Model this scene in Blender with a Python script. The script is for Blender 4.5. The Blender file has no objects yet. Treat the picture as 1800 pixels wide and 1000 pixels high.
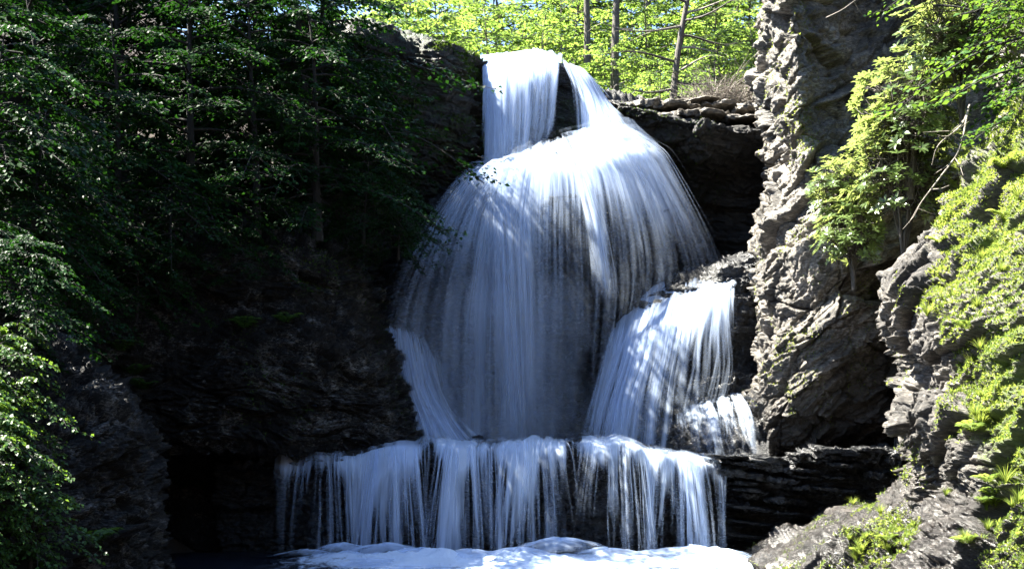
import bpy, math, random
import numpy as np
from math import radians, sin, cos, pi
from mathutils import Vector, Matrix

# ---------------------------------------------------------------- camera, world, sun
scn = bpy.context.scene
C = scn.collection
PITCH = radians(6.5); CAMZ = 3.1; F = 2250.0
cam_d = bpy.data.cameras.new('camera'); cam = bpy.data.objects.new('camera', cam_d); C.objects.link(cam)
cam_d.lens = 45; cam_d.sensor_width = 36; cam_d.clip_end = 3000; cam_d.clip_start = 0.1
cam.location = (0, 0, CAMZ); cam.rotation_euler = (radians(90) + PITCH, 0, 0)
scn.camera = cam

SUN = np.array([-0.95, 0.20, 0.0]); SUN_EL = radians(54)
SUN[:2] /= np.hypot(SUN[0], SUN[1]); SUN = np.array([SUN[0]*cos(SUN_EL), SUN[1]*cos(SUN_EL), sin(SUN_EL)])
w = bpy.data.worlds.new('World'); scn.world = w; w.use_nodes = True
nt = w.node_tree; nt.nodes.clear()
sky = nt.nodes.new('ShaderNodeTexSky'); sky.sky_type = 'NISHITA'; sky.sun_disc = False
sky.sun_elevation = SUN_EL; sky.sun_rotation = math.atan2(SUN[0], SUN[1]); sky.air_density = 1.0; sky.dust_density = 0.7; sky.ozone_density = 3.0
bg = nt.nodes.new('ShaderNodeBackground'); bg.inputs[1].default_value = 0.05
wo = nt.nodes.new('ShaderNodeOutputWorld')
nt.links.new(sky.outputs[0], bg.inputs[0]); nt.links.new(bg.outputs[0], wo.inputs[0])
sl = bpy.data.lights.new('sun', 'SUN'); sl.energy = 5.0; sl.angle = radians(0.5); sl.color = (1, 0.95, 0.84)
so = bpy.data.objects.new('sun', sl); C.objects.link(so); so.location = tuple(SUN*200)
so.rotation_euler = Vector(tuple(SUN)).to_track_quat('Z', 'Y').to_euler()
scn.view_settings.view_transform = 'Standard'; scn.view_settings.look = 'None'
scn.view_settings.exposure = 3.05; scn.view_settings.gamma = 1.0
scn.cycles.use_denoising = True
scn.cycles.max_bounces = 8; scn.cycles.diffuse_bounces = 3; scn.cycles.transmission_bounces = 4
scn.cycles.transparent_max_bounces = 24; scn.cycles.caustics_reflective = False; scn.cycles.caustics_refractive = False

RNG = np.random.default_rng(7)

def at(px, py, Y):
    cx = (px - 900) / F; cy = (500 - py) / F
    d = np.array([cx, cos(PITCH) - cy*sin(PITCH), sin(PITCH) + cy*cos(PITCH)])
    return np.array([0, 0, CAMZ]) + d * (Y / d[1])
def proj(P):
    P = np.asarray(P, float) - np.array([0, 0, CAMZ])
    dep = P[..., 1]*cos(PITCH) + P[..., 2]*sin(PITCH); up = -P[..., 1]*sin(PITCH) + P[..., 2]*cos(PITCH)
    return 900 + F*P[..., 0]/dep, 500 - F*up/dep

# ---------------------------------------------------------------- noise
def _h(ix, iy, iz, seed):
    h = (ix.astype(np.int64)*374761393 + iy.astype(np.int64)*668265263 + iz.astype(np.int64)*2147483647 + seed*1274126177) & 0xFFFFFFFF
    h = ((h ^ (h >> 13)) * 1274126177) & 0xFFFFFFFF
    h = ((h ^ (h >> 16)) * 2246822519) & 0xFFFFFFFF
    return ((h ^ (h >> 15)) & 0xFFFFFF) / float(0x1000000)
def vnoise(p, seed=0):
    f = np.floor(p); t = p - f; t = t*t*t*(t*(t*6 - 15) + 10); i = f.astype(np.int64)
    r = 0
    for dx in (0, 1):
        wx = t[:, 0] if dx else 1 - t[:, 0]
        for dy in (0, 1):
            wy = t[:, 1] if dy else 1 - t[:, 1]
            for dz in (0, 1):
                wz = t[:, 2] if dz else 1 - t[:, 2]
                r = r + _h(i[:, 0]+dx, i[:, 1]+dy, i[:, 2]+dz, seed)*wx*wy*wz
    return r*2 - 1
def fbm(p, oct=4, seed=0, gain=0.5):
    a = 1.0; r = 0; s = 0
    for o in range(oct):
        r = r + a*vnoise(p*(2.03**o) + 17.3*o, seed + o); s += a; a *= gain
    return r/s
def facets(p, seed=0):
    """Worley cells: each cell a flat tilted facet. returns displacement, F2-F1"""
    f = np.floor(p).astype(np.int64)
    b1 = np.full(len(p), 9e9); b2 = b1.copy(); val = np.zeros(len(p))
    for dx in (-1, 0, 1):
        for dy in (-1, 0, 1):
            for dz in (-1, 0, 1):
                cx, cy, cz = f[:, 0]+dx, f[:, 1]+dy, f[:, 2]+dz
                fx = cx + _h(cx, cy, cz, seed); fy = cy + _h(cx, cy, cz, seed+1); fz = cz + _h(cx, cy, cz, seed+2)
                ex, ey, ez = p[:, 0]-fx, p[:, 1]-fy, p[:, 2]-fz
                d = ex*ex + ey*ey + ez*ez
                k = d < b1
                b2 = np.where(k, b1, np.minimum(b2, d)); b1 = np.where(k, d, b1)
                if k.any():
                    r = _h(cx[k], cy[k], cz[k], seed+3)*2 - 1
                    tx = _h(cx[k], cy[k], cz[k], seed+4)*2 - 1; tz = _h(cx[k], cy[k], cz[k], seed+5)*2 - 1; ty = _h(cx[k], cy[k], cz[k], seed+6)*2 - 1
                    val[k] = r*0.6 + (ex[k]*tx + ey[k]*ty + ez[k]*tz)*0.9
    return val, np.sqrt(b2) - np.sqrt(b1)

# ---------------------------------------------------------------- surfaces from control grids
def _cr(P, n):
    """Catmull-Rom along axis 0 to n samples"""
    m = P.shape[0]
    t = np.linspace(0, m-1, n); i = np.minimum(t.astype(int), m-2); f = (t - i)
    f = f.reshape((-1,) + (1,)*(P.ndim-1))
    g = lambda k: P[np.clip(k, 0, m-1)]
    p0, p1, p2, p3 = g(i-1), g(i), g(i+1), g(i+2)
    p0 = np.where((i == 0).reshape(f.shape), 2*p1 - p2, p0); p3 = np.where((i == m-2).reshape(f.shape), 2*p2 - p1, p3)
    return 0.5*(2*p1 + (p2-p0)*f + (2*p0 - 5*p1 + 4*p2 - p3)*f**2 + (3*p1 - p0 - 3*p2 + p3)*f**3)
def grid(rows, nv, nu):
    P = np.array([[list(at(*q[:3])) + list(q[3:]) for q in r] for r in rows], float)
    P = _cr(P, nv); P = _cr(P.transpose(1, 0, 2), nu).transpose(1, 0, 2)
    return P
def normals(S):
    du = np.gradient(S, axis=1); dv = np.gradient(S, axis=0)
    n = np.cross(du, dv); n /= np.linalg.norm(n, axis=-1, keepdims=True) + 1e-9
    return n
def mesh_np(name, V, faces_idx, fsize):
    """fast mesh; faces_idx flat array with constant face size"""
    me = bpy.data.meshes.new(name)
    V = np.ascontiguousarray(V, np.float32).reshape(-1, 3); idx = np.ascontiguousarray(faces_idx, np.int32).ravel()
    nf = len(idx)//fsize
    me.vertices.add(len(V)); me.vertices.foreach_set('co', V.ravel())
    me.loops.add(len(idx)); me.loops.foreach_set('vertex_index', idx)
    me.polygons.add(nf); me.polygons.foreach_set('loop_start', np.arange(nf, dtype=np.int32)*fsize)
    me.update(calc_edges=True)
    return me
def fattr(me, name, data, dom='POINT'):
    a = me.attributes.new(name, 'FLOAT', dom); a.data.foreach_set('value', np.ascontiguousarray(data, np.float32).ravel())
def grid_faces(nv, nu):
    i = np.arange((nv-1)*(nu-1)); r = i//(nu-1); c = i % (nu-1); a = r*nu + c
    return np.stack([a, a+nu, a+nu+1, a+1], 1)     # normals follow cross(du,dv) flipped
def link(name, me, parent=None, mat=None):
    o = bpy.data.objects.new(name, me); C.objects.link(o)
    if parent: o.parent = parent
    if mat and not me.materials: me.materials.append(mat)
    return o
def tag(o, label=None, cat=None, group=None, kind=None):
    if label: o['label'] = label
    if cat: o['category'] = cat
    if group: o['group'] = group
    if kind: o['kind'] = kind
    return o
def empty(name, loc, rz=0, sc=1):
    o = bpy.data.objects.new(name, None); C.objects.link(o); o.location = tuple(loc); o.rotation_euler = (0, 0, rz)
    o.scale = (sc, sc, sc) if np.isscalar(sc) else sc; o.empty_display_size = 0.2
    return o
def copy_tree(o, parent=None):
    c = o.copy(); C.objects.link(c); c.parent = parent
    for ch in list(o.children): copy_tree(ch, c)
    return c

# ---------------------------------------------------------------- materials
def new_mat(name):
    m = bpy.data.materials.new(name); m.use_nodes = True; t = m.node_tree; t.nodes.clear()
    return m, t, t.nodes.new('ShaderNodeOutputMaterial')
def N(t, typ, **kw):
    n = t.nodes.new(typ)
    for k, v in kw.items(): setattr(n, k, v)
    return n
def ramp(t, fac, stops):
    r = t.nodes.new('ShaderNodeValToRGB'); e = r.color_ramp.elements
    while len(e) < len(stops): e.new(0.5)
    for i, (p, c) in enumerate(stops):
        e[i].position = p; e[i].color = (*c, 1) if len(c) == 3 else c
    t.links.new(fac, r.inputs[0]); return r.outputs[0]
def rock_mat(name, dark, mid, light, moss=0.0, wet=None, mosscol=(0.05, 0.10, 0.012), rough=(0.35, 0.7), scale=1.0, strata=(0.25, 0, 1), pos=(0.36, 0.52, 0.68), spec=0.45):
    m, t, out = new_mat(name); L = t.links.new
    geo = N(t, 'ShaderNodeNewGeometry')
    n1 = N(t, 'ShaderNodeTexNoise'); n1.inputs['Scale'].default_value = 0.8*scale; n1.inputs['Detail'].default_value = 9; n1.inputs['Roughness'].default_value = 0.68
    L(geo.outputs['Position'], n1.inputs['Vector'])
    n2 = N(t, 'ShaderNodeTexNoise'); n2.inputs['Scale'].default_value = 7*scale; n2.inputs['Detail'].default_value = 6; n2.inputs['Roughness'].default_value = 0.7
    # stretched along bedding
    mp = N(t, 'ShaderNodeMapping'); mp.inputs['Scale'].default_value = (1, 1, 3.2); mp.inputs['Rotation'].default_value = (0, radians(20*strata[0]*4), 0)
    L(geo.outputs['Position'], mp.inputs[0]); L(mp.outputs[0], n2.inputs['Vector'])
    mx = N(t, 'ShaderNodeMath', operation='MULTIPLY_ADD'); L(n2.outputs[0], mx.inputs[0]); mx.inputs[1].default_value = 0.55
    ml = N(t, 'ShaderNodeMath', operation='MULTIPLY'); L(n1.outputs[0], ml.inputs[0]); ml.inputs[1].default_value = 0.5
    L(ml.outputs[0], mx.inputs[2])
    col = ramp(t, mx.outputs[0], [(pos[0], dark), (pos[1], mid), (pos[2], light)])
    rg = N(t, 'ShaderNodeMapRange'); L(n2.outputs[0], rg.inputs[0]); rg.inputs[1].default_value = 0.3; rg.inputs[2].default_value = 0.7
    rg.inputs[3].default_value = rough[0]; rg.inputs[4].default_value = rough[1]
    if moss > 0:
        n3 = N(t, 'ShaderNodeTexNoise'); n3.inputs['Scale'].default_value = 0.55; n3.inputs['Detail'].default_value = 8; n3.inputs['Roughness'].default_value = 0.7
        L(geo.outputs['Position'], n3.inputs['Vector'])
        at_ = N(t, 'ShaderNodeAttribute', attribute_name='moss')
        s = N(t, 'ShaderNodeMath', operation='MULTIPLY_ADD'); L(n3.outputs[0], s.inputs[0]); s.inputs[1].default_value = 1.2; L(at_.outputs['Fac'], s.inputs[2])
        mr = N(t, 'ShaderNodeMapRange'); L(s.outputs[0], mr.inputs[0]); mr.inputs[1].default_value = 1.15 - moss*0.3; mr.inputs[2].default_value = 1.35 - moss*0.3
        mix = N(t, 'ShaderNodeMix', data_type='RGBA'); L(mr.outputs[0], mix.inputs['Factor']); L(col, mix.inputs['A'])
        mc = ramp(t, n2.outputs[0], [(0.3, tuple(c*0.5 for c in mosscol)), (0.6, mosscol), (0.8, (mosscol[0]*1.9, mosscol[1]*1.6, mosscol[2]))])
        L(mc, mix.inputs['B']); col = mix.outputs['Result']
    rough_out = rg.outputs[0]
    if wet:                                              # damp near the water, plus shade painted into the low rock colour
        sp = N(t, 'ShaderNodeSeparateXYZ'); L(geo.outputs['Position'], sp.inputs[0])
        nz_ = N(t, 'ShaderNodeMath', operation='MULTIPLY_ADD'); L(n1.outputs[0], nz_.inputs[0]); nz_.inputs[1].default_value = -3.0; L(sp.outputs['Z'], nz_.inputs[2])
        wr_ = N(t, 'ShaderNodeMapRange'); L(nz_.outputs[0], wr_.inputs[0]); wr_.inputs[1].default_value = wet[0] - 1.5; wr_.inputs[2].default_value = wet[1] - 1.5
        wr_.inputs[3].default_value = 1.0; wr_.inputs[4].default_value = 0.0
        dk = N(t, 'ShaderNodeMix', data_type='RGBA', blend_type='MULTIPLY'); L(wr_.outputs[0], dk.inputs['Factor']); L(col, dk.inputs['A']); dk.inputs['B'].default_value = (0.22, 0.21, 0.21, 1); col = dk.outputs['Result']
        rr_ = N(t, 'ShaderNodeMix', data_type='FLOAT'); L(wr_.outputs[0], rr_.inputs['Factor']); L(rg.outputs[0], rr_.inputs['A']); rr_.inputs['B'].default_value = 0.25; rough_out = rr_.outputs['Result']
    bs = N(t, 'ShaderNodeBsdfPrincipled'); L(col, bs.inputs['Base Color']); L(rough_out, bs.inputs['Roughness'])
    bs.inputs['Specular IOR Level'].default_value = spec
    n4 = N(t, 'ShaderNodeTexNoise'); n4.inputs['Scale'].default_value = 14*scale; n4.inputs['Detail'].default_value = 8; n4.inputs['Roughness'].default_value = 0.75
    L(mp.outputs[0], n4.inputs['Vector'])
    bp = N(t, 'ShaderNodeBump'); bp.inputs['Strength'].default_value = 0.8; bp.inputs['Distance'].default_value = 0.06
    L(n4.outputs[0], bp.inputs['Height']); L(bp.outputs[0], bs.inputs['Normal'])
    L(bs.outputs[0], out.inputs[0]); return m
def leaf_mat(name, c1, c2, trans, tamt=0.45, gloss=0.35, rough=0.35):
    m, t, out = new_mat(name); L = t.links.new
    a = N(t, 'ShaderNodeAttribute', attribute_name='tint')
    oi = N(t, 'ShaderNodeObjectInfo')
    ad = N(t, 'ShaderNodeMath', operation='MULTIPLY_ADD'); L(oi.outputs['Random'], ad.inputs[0]); ad.inputs[1].default_value = 0.3; L(a.outputs['Fac'], ad.inputs[2])
    sb = N(t, 'ShaderNodeMath', operation='SUBTRACT'); L(ad.outputs[0], sb.inputs[0]); sb.inputs[1].default_value = 0.15
    col = ramp(t, sb.outputs[0], [(0.0, c1), (0.85, c2), (1.0, (c2[0]*1.35, c2[1]*1.2, c2[2]))])
    tcol = ramp(t, sb.outputs[0], [(0.0, tuple(x*0.7 for x in trans)), (1.0, (min(trans[0]*1.2, 1), trans[1], trans[2]))])
    bs = N(t, 'ShaderNodeBsdfPrincipled'); L(col, bs.inputs['Base Color']); bs.inputs['Roughness'].default_value = rough
    bs.inputs['Specular IOR Level'].default_value = gloss
    tr = N(t, 'ShaderNodeBsdfTranslucent'); L(tcol, tr.inputs[0])
    mx = N(t, 'ShaderNodeMixShader'); mx.inputs[0].default_value = tamt; L(bs.outputs[0], mx.inputs[1]); L(tr.outputs[0], mx.inputs[2])
    L(mx.outputs[0], out.inputs[0]); return m
def bark_mat(name, c1, c2, s=6):
    m, t, out = new_mat(name); L = t.links.new
    g = N(t, 'ShaderNodeNewGeometry'); mp = N(t, 'ShaderNodeMapping'); mp.inputs['Scale'].default_value = (s, s, s*0.25); L(g.outputs['Position'], mp.inputs[0])
    n = N(t, 'ShaderNodeTexNoise'); n.inputs['Scale'].default_value = 2.5; n.inputs['Detail'].default_value = 7; n.inputs['Roughness'].default_value = 0.7; L(mp.outputs[0], n.inputs['Vector'])
    bs = N(t, 'ShaderNodeBsdfPrincipled'); L(ramp(t, n.outputs[0], [(0.35, c1), (0.65, c2)]), bs.inputs['Base Color']); bs.inputs['Roughness'].default_value = 0.85
    bp = N(t, 'ShaderNodeBump'); bp.inputs['Distance'].default_value = 0.04; L(n.outputs[0], bp.inputs['Height']); L(bp.outputs[0], bs.inputs['Normal'])
    L(bs.outputs[0], out.inputs[0]); return m
def fall_mat(name, streak=True, det=5, nro=0.62, fu=9.0, fv=0.5, contrast=2.6, amax=0.95, col=(0.68, 0.79, 0.97)):  # col holds the blue of skylit shade, painted into the water
    """silky water: attribute dens (0..1) drives coverage, streaks run along the flow in (u,v) of the sheet"""
    m, t, out = new_mat(name); L = t.links.new
    d = N(t, 'ShaderNodeAttribute', attribute_name='dens')
    alpha = d.outputs['Fac']
    if streak:
        uv = N(t, 'ShaderNodeAttribute', attribute_name='flow')
        sx = N(t, 'ShaderNodeMapping'); sx.inputs['Scale'].default_value = (fu, fv, 1); L(uv.outputs['Vector'], sx.inputs[0])
        n = N(t, 'ShaderNodeTexNoise'); n.inputs['Scale'].default_value = 1.0; n.inputs['Detail'].default_value = det; n.inputs['Roughness'].default_value = nro; n.inputs['Distortion'].default_value = 0.15
        L(sx.outputs[0], n.inputs['Vector'])
        s2 = N(t, 'ShaderNodeMapping'); s2.inputs['Scale'].default_value = (fu*0.22, fv*0.5, 1); L(uv.outputs['Vector'], s2.inputs[0])
        n2 = N(t, 'ShaderNodeTexNoise'); n2.inputs['Scale'].default_value = 1.0; n2.inputs['Detail'].default_value = 2; L(s2.outputs[0], n2.inputs['Vector'])
        n3 = N(t, 'ShaderNodeMath', operation='MULTIPLY_ADD'); L(n2.outputs[0], n3.inputs[0]); n3.inputs[1].default_value = 1.7; n3.inputs[2].default_value = -0.35
        a = N(t, 'ShaderNodeMath', operation='ADD'); L(n.outputs[0], a.inputs[0]); L(n3.outputs[0], a.inputs[1])
        b = N(t, 'ShaderNodeMath', operation='MULTIPLY_ADD'); L(a.outputs[0], b.inputs[0]); b.inputs[1].default_value = contrast; b.inputs[2].default_value = -contrast - 0.62
        c0 = N(t, 'ShaderNodeMath', operation='MULTIPLY_ADD', use_clamp=True); L(d.outputs['Fac'], c0.inputs[0]); c0.inputs[1].default_value = 1.8; L(b.outputs[0], c0.inputs[2])
        c = N(t, 'ShaderNodeMath', operation='MULTIPLY'); L(c0.outputs[0], c.inputs[0]); c.inputs[1].default_value = amax
        ed = N(t, 'ShaderNodeMath', operation='MULTIPLY_ADD', use_clamp=True); L(d.outputs['Fac'], ed.inputs[0]); ed.inputs[1].default_value = 5.0; ed.inputs[2].default_value = -0.35
        ce = N(t, 'ShaderNodeMath', operation='MULTIPLY'); L(c.outputs[0], ce.inputs[0]); L(ed.outputs[0], ce.inputs[1]); c = ce
        alpha = c.outputs[0]
    df = N(t, 'ShaderNodeBsdfDiffuse'); df.inputs[0].default_value = (*col, 1)
    tl = N(t, 'ShaderNodeBsdfTranslucent'); tl.inputs[0].default_value = (*col, 1)
    mx = N(t, 'ShaderNodeMixShader'); mx.inputs[0].default_value = 0.4; L(df.outputs[0], mx.inputs[1]); L(tl.outputs[0], mx.inputs[2])
    tp = N(t, 'ShaderNodeBsdfTransparent')
    m2 = N(t, 'ShaderNodeMixShader'); L(alpha, m2.inputs[0]); L(tp.outputs[0], m2.inputs[1]); L(mx.outputs[0], m2.inputs[2])
    L(m2.outputs[0], out.inputs[0]); return m

M = {}
M['rock_dark'] = rock_mat('wet dark shale', (0.003, 0.003, 0.003), (0.005, 0.005, 0.005), (0.19, 0.187, 0.176), moss=0.45, mosscol=(0.012, 0.028, 0.004), rough=(0.3, 0.65), pos=(0.46, 0.55, 0.66), scale=1.7, spec=0.2)  # pale speckles: light rock patches, with facet glints painted in
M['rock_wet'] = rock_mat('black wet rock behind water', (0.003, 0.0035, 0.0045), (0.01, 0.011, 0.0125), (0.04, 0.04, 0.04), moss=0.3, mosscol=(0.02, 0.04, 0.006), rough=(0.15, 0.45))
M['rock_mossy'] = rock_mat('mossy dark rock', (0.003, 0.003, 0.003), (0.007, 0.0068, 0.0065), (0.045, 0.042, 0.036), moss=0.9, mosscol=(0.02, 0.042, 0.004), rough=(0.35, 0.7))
M['rock_light'] = rock_mat('dry grey-brown shale', (0.014, 0.0125, 0.011), (0.12, 0.108, 0.092), (0.44, 0.40, 0.345), moss=0.4, wet=(2.5, 6.0), pos=(0.42, 0.54, 0.68), mosscol=(0.09, 0.115, 0.03), rough=(0.28, 0.65))  # wet range also paints in the shade of the hollow foot
M['rock_near'] = rock_mat('flaky shale with moss', (0.012, 0.0105, 0.01), (0.085, 0.077, 0.068), (0.40, 0.365, 0.32), moss=0.5, wet=(1.4, 3.2), pos=(0.42, 0.54, 0.68), mosscol=(0.09, 0.13, 0.02), rough=(0.35, 0.7))  # wet range also paints shade onto the lower bank
M['soil'] = rock_mat('leaf litter', (0.012, 0.008, 0.005), (0.03, 0.02, 0.012), (0.07, 0.042, 0.022), rough=(0.8, 0.95))
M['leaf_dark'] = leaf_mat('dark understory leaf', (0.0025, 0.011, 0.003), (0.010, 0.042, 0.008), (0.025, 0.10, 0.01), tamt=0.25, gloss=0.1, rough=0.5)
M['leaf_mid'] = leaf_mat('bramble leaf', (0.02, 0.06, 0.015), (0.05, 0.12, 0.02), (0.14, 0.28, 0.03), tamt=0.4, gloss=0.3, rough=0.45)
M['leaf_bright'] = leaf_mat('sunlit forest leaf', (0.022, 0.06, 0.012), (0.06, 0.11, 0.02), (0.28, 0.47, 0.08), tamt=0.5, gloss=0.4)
M['leaf_rhodo'] = leaf_mat('leathery evergreen leaf', (0.045, 0.08, 0.025), (0.11, 0.165, 0.05), (0.34, 0.46, 0.12), tamt=0.4, gloss=0.6, rough=0.3)
M['moss'] = leaf_mat('moss blade', (0.05, 0.09, 0.016), (0.12, 0.18, 0.035), (0.38, 0.52, 0.09), tamt=0.45, gloss=0.2, rough=0.6)
M['moss_dark'] = leaf_mat('shaded moss blade', (0.02, 0.05, 0.006), (0.05, 0.095, 0.012), (0.12, 0.22, 0.02), tamt=0.3, gloss=0.2, rough=0.6)
M['bark'] = bark_mat('grey bark', (0.035, 0.03, 0.026), (0.13, 0.115, 0.10))
M['bark_dark'] = bark_mat('dark bark', (0.004, 0.0035, 0.003), (0.014, 0.012, 0.01))
M['deadwood'] = bark_mat('bleached dead wood', (0.12, 0.10, 0.085), (0.32, 0.29, 0.25))
M['fall'] = fall_mat('falling water', fu=7.0, fv=0.30, contrast=3.2)
M['fall_soft'] = fall_mat('fine spray water', fu=4.0, fv=0.2, contrast=2.0, amax=0.55)
M['fall_dome'] = fall_mat('spreading water', fu=4.5, fv=0.2, contrast=2.5, det=4, nro=0.5, amax=0.9)
M['mist'] = fall_mat('drifting spray', fu=0.9, fv=0.25, contrast=1.3, amax=0.34, det=4)
M['fall_lower'] = fall_mat('curtain water', fu=5.0, fv=0.22, contrast=3.4, det=4, nro=0.55)
M['strand'] = fall_mat('water strand', streak=False)

# ---------------------------------------------------------------- rocks
SHEETS = {}
def rock_sheet(name, rows, step, mat, label, big=0.5, strata=0.25, fac=0.22, fine=0.07, tilt=(0.25, -0.1, 1.0), seed=1, moss=None, cat='rock', fs=0.9, w2=0.36, warpa=0.2):
    coarse = grid(rows, 40, 40)
    lv = np.linalg.norm(np.diff(coarse, axis=0), axis=-1).sum(0).mean(); lu = np.linalg.norm(np.diff(coarse, axis=1), axis=-1).sum(1).mean()
    nv, nu = max(int(lv/step), 20), max(int(lu/step), 20)
    S = grid(rows, nv, nu); n = -normals(S); sh = S.shape
    # smooth coarse normals, pointing to the camera side
    P = S.reshape(-1, 3)
    nn = n.reshape(-1, 3)
    if np.mean(nn[:, 1]) > 0: nn = -nn
    d = big*fbm(P*0.33, 3, seed) + big*0.35*fbm(P*1.1, 2, seed+5)
    t = np.array(tilt)/np.linalg.norm(tilt)
    warp = P + warpa*np.stack([vnoise(P*0.7, seed+11), vnoise(P*0.7, seed+12), vnoise(P*0.7, seed+13)], 1)
    s = warp @ t
    for h, a in ((0.55, strata), (0.19, strata*0.45)):
        q = s/h; i = np.floor(q); f = q - i
        z = np.zeros_like(i)
        seg = np.floor(fbm(P*0.5, 2, seed+20)*3)          # layers break up sideways
        r0 = _h(i.astype(np.int64), seg.astype(np.int64), z.astype(np.int64), seed+7); r1 = _h((i+1).astype(np.int64), seg.astype(np.int64), z.astype(np.int64), seed+7)
        e = np.clip((f - 0.82)/0.18, 0, 1)
        d = d + a*((r0*(1-e) + r1*e)*2 - 1)
    # oriented, bed-flattened fracture facets
    ax = np.cross(t, [0, 1, 0]); ax /= np.linalg.norm(ax); ay = np.cross(t, ax)
    Q = np.stack([(warp@ax)*.62, (warp@ay)*.8, (warp@t)*2.3], 1)
    v1, e1 = facets(Q*fs, seed+30); v2, e2 = facets(Q*fs*2.7, seed+40)
    d = d + fac*v1 - fac*0.5*np.clip(1 - e1/0.06, 0, 1) + fac*w2*v2 - fac*0.2*np.clip(1-e2/0.08, 0, 1)
    v3, e3 = facets(Q*7.0, seed+50); d = d + fine*v3
    P2 = P + nn*d[:, None]
    fi = grid_faces(nv, nu)
    me = mesh_np(name, P2, fi, 4)
    S2 = P2.reshape(sh); n2 = normals(S2).reshape(-1, 3); n2 *= np.sign((n2*nn).sum(1))[:, None]
    # flip faces if needed
    if (np.cross(S2[1, 0]-S2[0, 0], S2[0, 1]-S2[0, 0])*nn.reshape(sh)[0, 0]).sum() < 0: me.flip_normals()
    mo = np.zeros(len(P2))
    if moss is not None:
        px, py = proj(P2); mo = moss(P2, n2, px, py)
    fattr(me, 'moss', mo)
    o = link(name, me, None, M[mat]); tag(o, label, cat, None, 'structure')
    SHEETS[name] = (P2, n2, o)
    return o
smooth = lambda a, b, x: (lambda t: t*t*(3-2*t))(np.clip((x-a)/(b-a), 0, 1))

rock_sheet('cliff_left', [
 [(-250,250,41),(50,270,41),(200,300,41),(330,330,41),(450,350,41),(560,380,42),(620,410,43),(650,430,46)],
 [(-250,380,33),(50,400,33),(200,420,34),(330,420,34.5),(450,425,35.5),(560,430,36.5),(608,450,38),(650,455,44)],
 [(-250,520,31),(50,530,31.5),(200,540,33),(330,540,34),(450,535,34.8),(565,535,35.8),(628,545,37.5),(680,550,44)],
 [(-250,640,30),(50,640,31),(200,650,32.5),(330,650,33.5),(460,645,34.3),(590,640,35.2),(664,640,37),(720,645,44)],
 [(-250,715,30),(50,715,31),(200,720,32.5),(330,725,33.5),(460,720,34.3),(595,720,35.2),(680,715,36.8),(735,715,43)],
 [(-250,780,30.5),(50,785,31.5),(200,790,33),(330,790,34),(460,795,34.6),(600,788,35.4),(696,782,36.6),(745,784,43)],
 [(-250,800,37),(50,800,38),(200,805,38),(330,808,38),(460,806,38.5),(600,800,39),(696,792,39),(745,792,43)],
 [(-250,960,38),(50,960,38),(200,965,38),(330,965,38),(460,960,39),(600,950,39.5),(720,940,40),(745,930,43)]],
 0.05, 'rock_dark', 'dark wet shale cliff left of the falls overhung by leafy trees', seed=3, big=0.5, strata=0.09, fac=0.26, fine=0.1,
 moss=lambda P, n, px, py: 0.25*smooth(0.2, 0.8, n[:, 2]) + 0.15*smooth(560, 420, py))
rock_sheet('bank_left', [
 [(-250,470,24),(-80,490,25),(20,530,26),(70,570,28),(95,600,33)],
 [(-250,600,22),(-60,610,23),(60,630,24.5),(145,650,26.5),(180,665,33)],
 [(-250,740,20),(-40,740,21.5),(110,750,23.5),(215,760,26),(250,765,33)],
 [(-250,880,19),(-20,880,20.5),(130,880,23),(240,880,26),(272,880,33)],
 [(-250,1080,18.5),(-20,1080,20),(150,1080,22.5),(268,1060,25.5),(300,1050,33)]],
 0.04, 'rock_dark', 'dark stony bank at the lower left covered with creeping plants', seed=9, big=0.45, strata=0.10, fac=0.26, fine=0.1,
 moss=lambda P, n, px, py: 0.25*smooth(0.1, 0.8, n[:, 2]))
rock_sheet('cliff_upper_left', [
 [(480,60,52),(640,60,52),(700,80,52),(760,110,52),(820,150,51),(845,160,51)],
 [(480,60,44),(640,50,44),(700,60,44.5),(760,75,44.5),(812,88,44.6),(847,101,45.3)],
 [(480,150,43.5),(640,150,43.5),(700,160,43.8),(770,165,44),(832,170,44.2),(854,175,45.4)],
 [(480,260,43.3),(640,260,43.3),(710,260,43.5),(780,260,43.8),(836,260,44.1),(856,262,45.6)],
 [(480,350,43.5),(650,350,43.6),(720,345,44.2),(790,330,44.8),(840,320,45.5),(870,315,47.5)],
 [(480,540,44),(650,540,44.5),(720,530,45),(800,500,46),(860,470,46.5),(900,460,47.5)]],
 0.055, 'rock_mossy', 'dark mossy rock wall beside the top of the falls', seed=15, big=0.4, strata=0.10, fac=0.2,
 moss=lambda P, n, px, py: 0.25 + 0.15*smooth(0, .8, n[:, 2]))
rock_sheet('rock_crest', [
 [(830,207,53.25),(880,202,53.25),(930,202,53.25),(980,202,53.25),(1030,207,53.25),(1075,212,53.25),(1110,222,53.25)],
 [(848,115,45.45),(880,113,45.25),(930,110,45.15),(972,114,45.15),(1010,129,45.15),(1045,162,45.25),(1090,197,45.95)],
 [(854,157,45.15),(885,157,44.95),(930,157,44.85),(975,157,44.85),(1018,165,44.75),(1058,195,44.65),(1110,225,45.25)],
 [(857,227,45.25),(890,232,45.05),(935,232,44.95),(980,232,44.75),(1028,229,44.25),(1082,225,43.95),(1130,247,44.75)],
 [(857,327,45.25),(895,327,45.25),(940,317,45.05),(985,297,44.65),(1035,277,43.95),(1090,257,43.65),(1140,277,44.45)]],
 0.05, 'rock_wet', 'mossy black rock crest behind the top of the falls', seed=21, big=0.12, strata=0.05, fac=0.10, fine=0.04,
 moss=lambda P, n, px, py: 0.5*smooth(940, 985, px)*smooth(140, 180, py))
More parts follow.
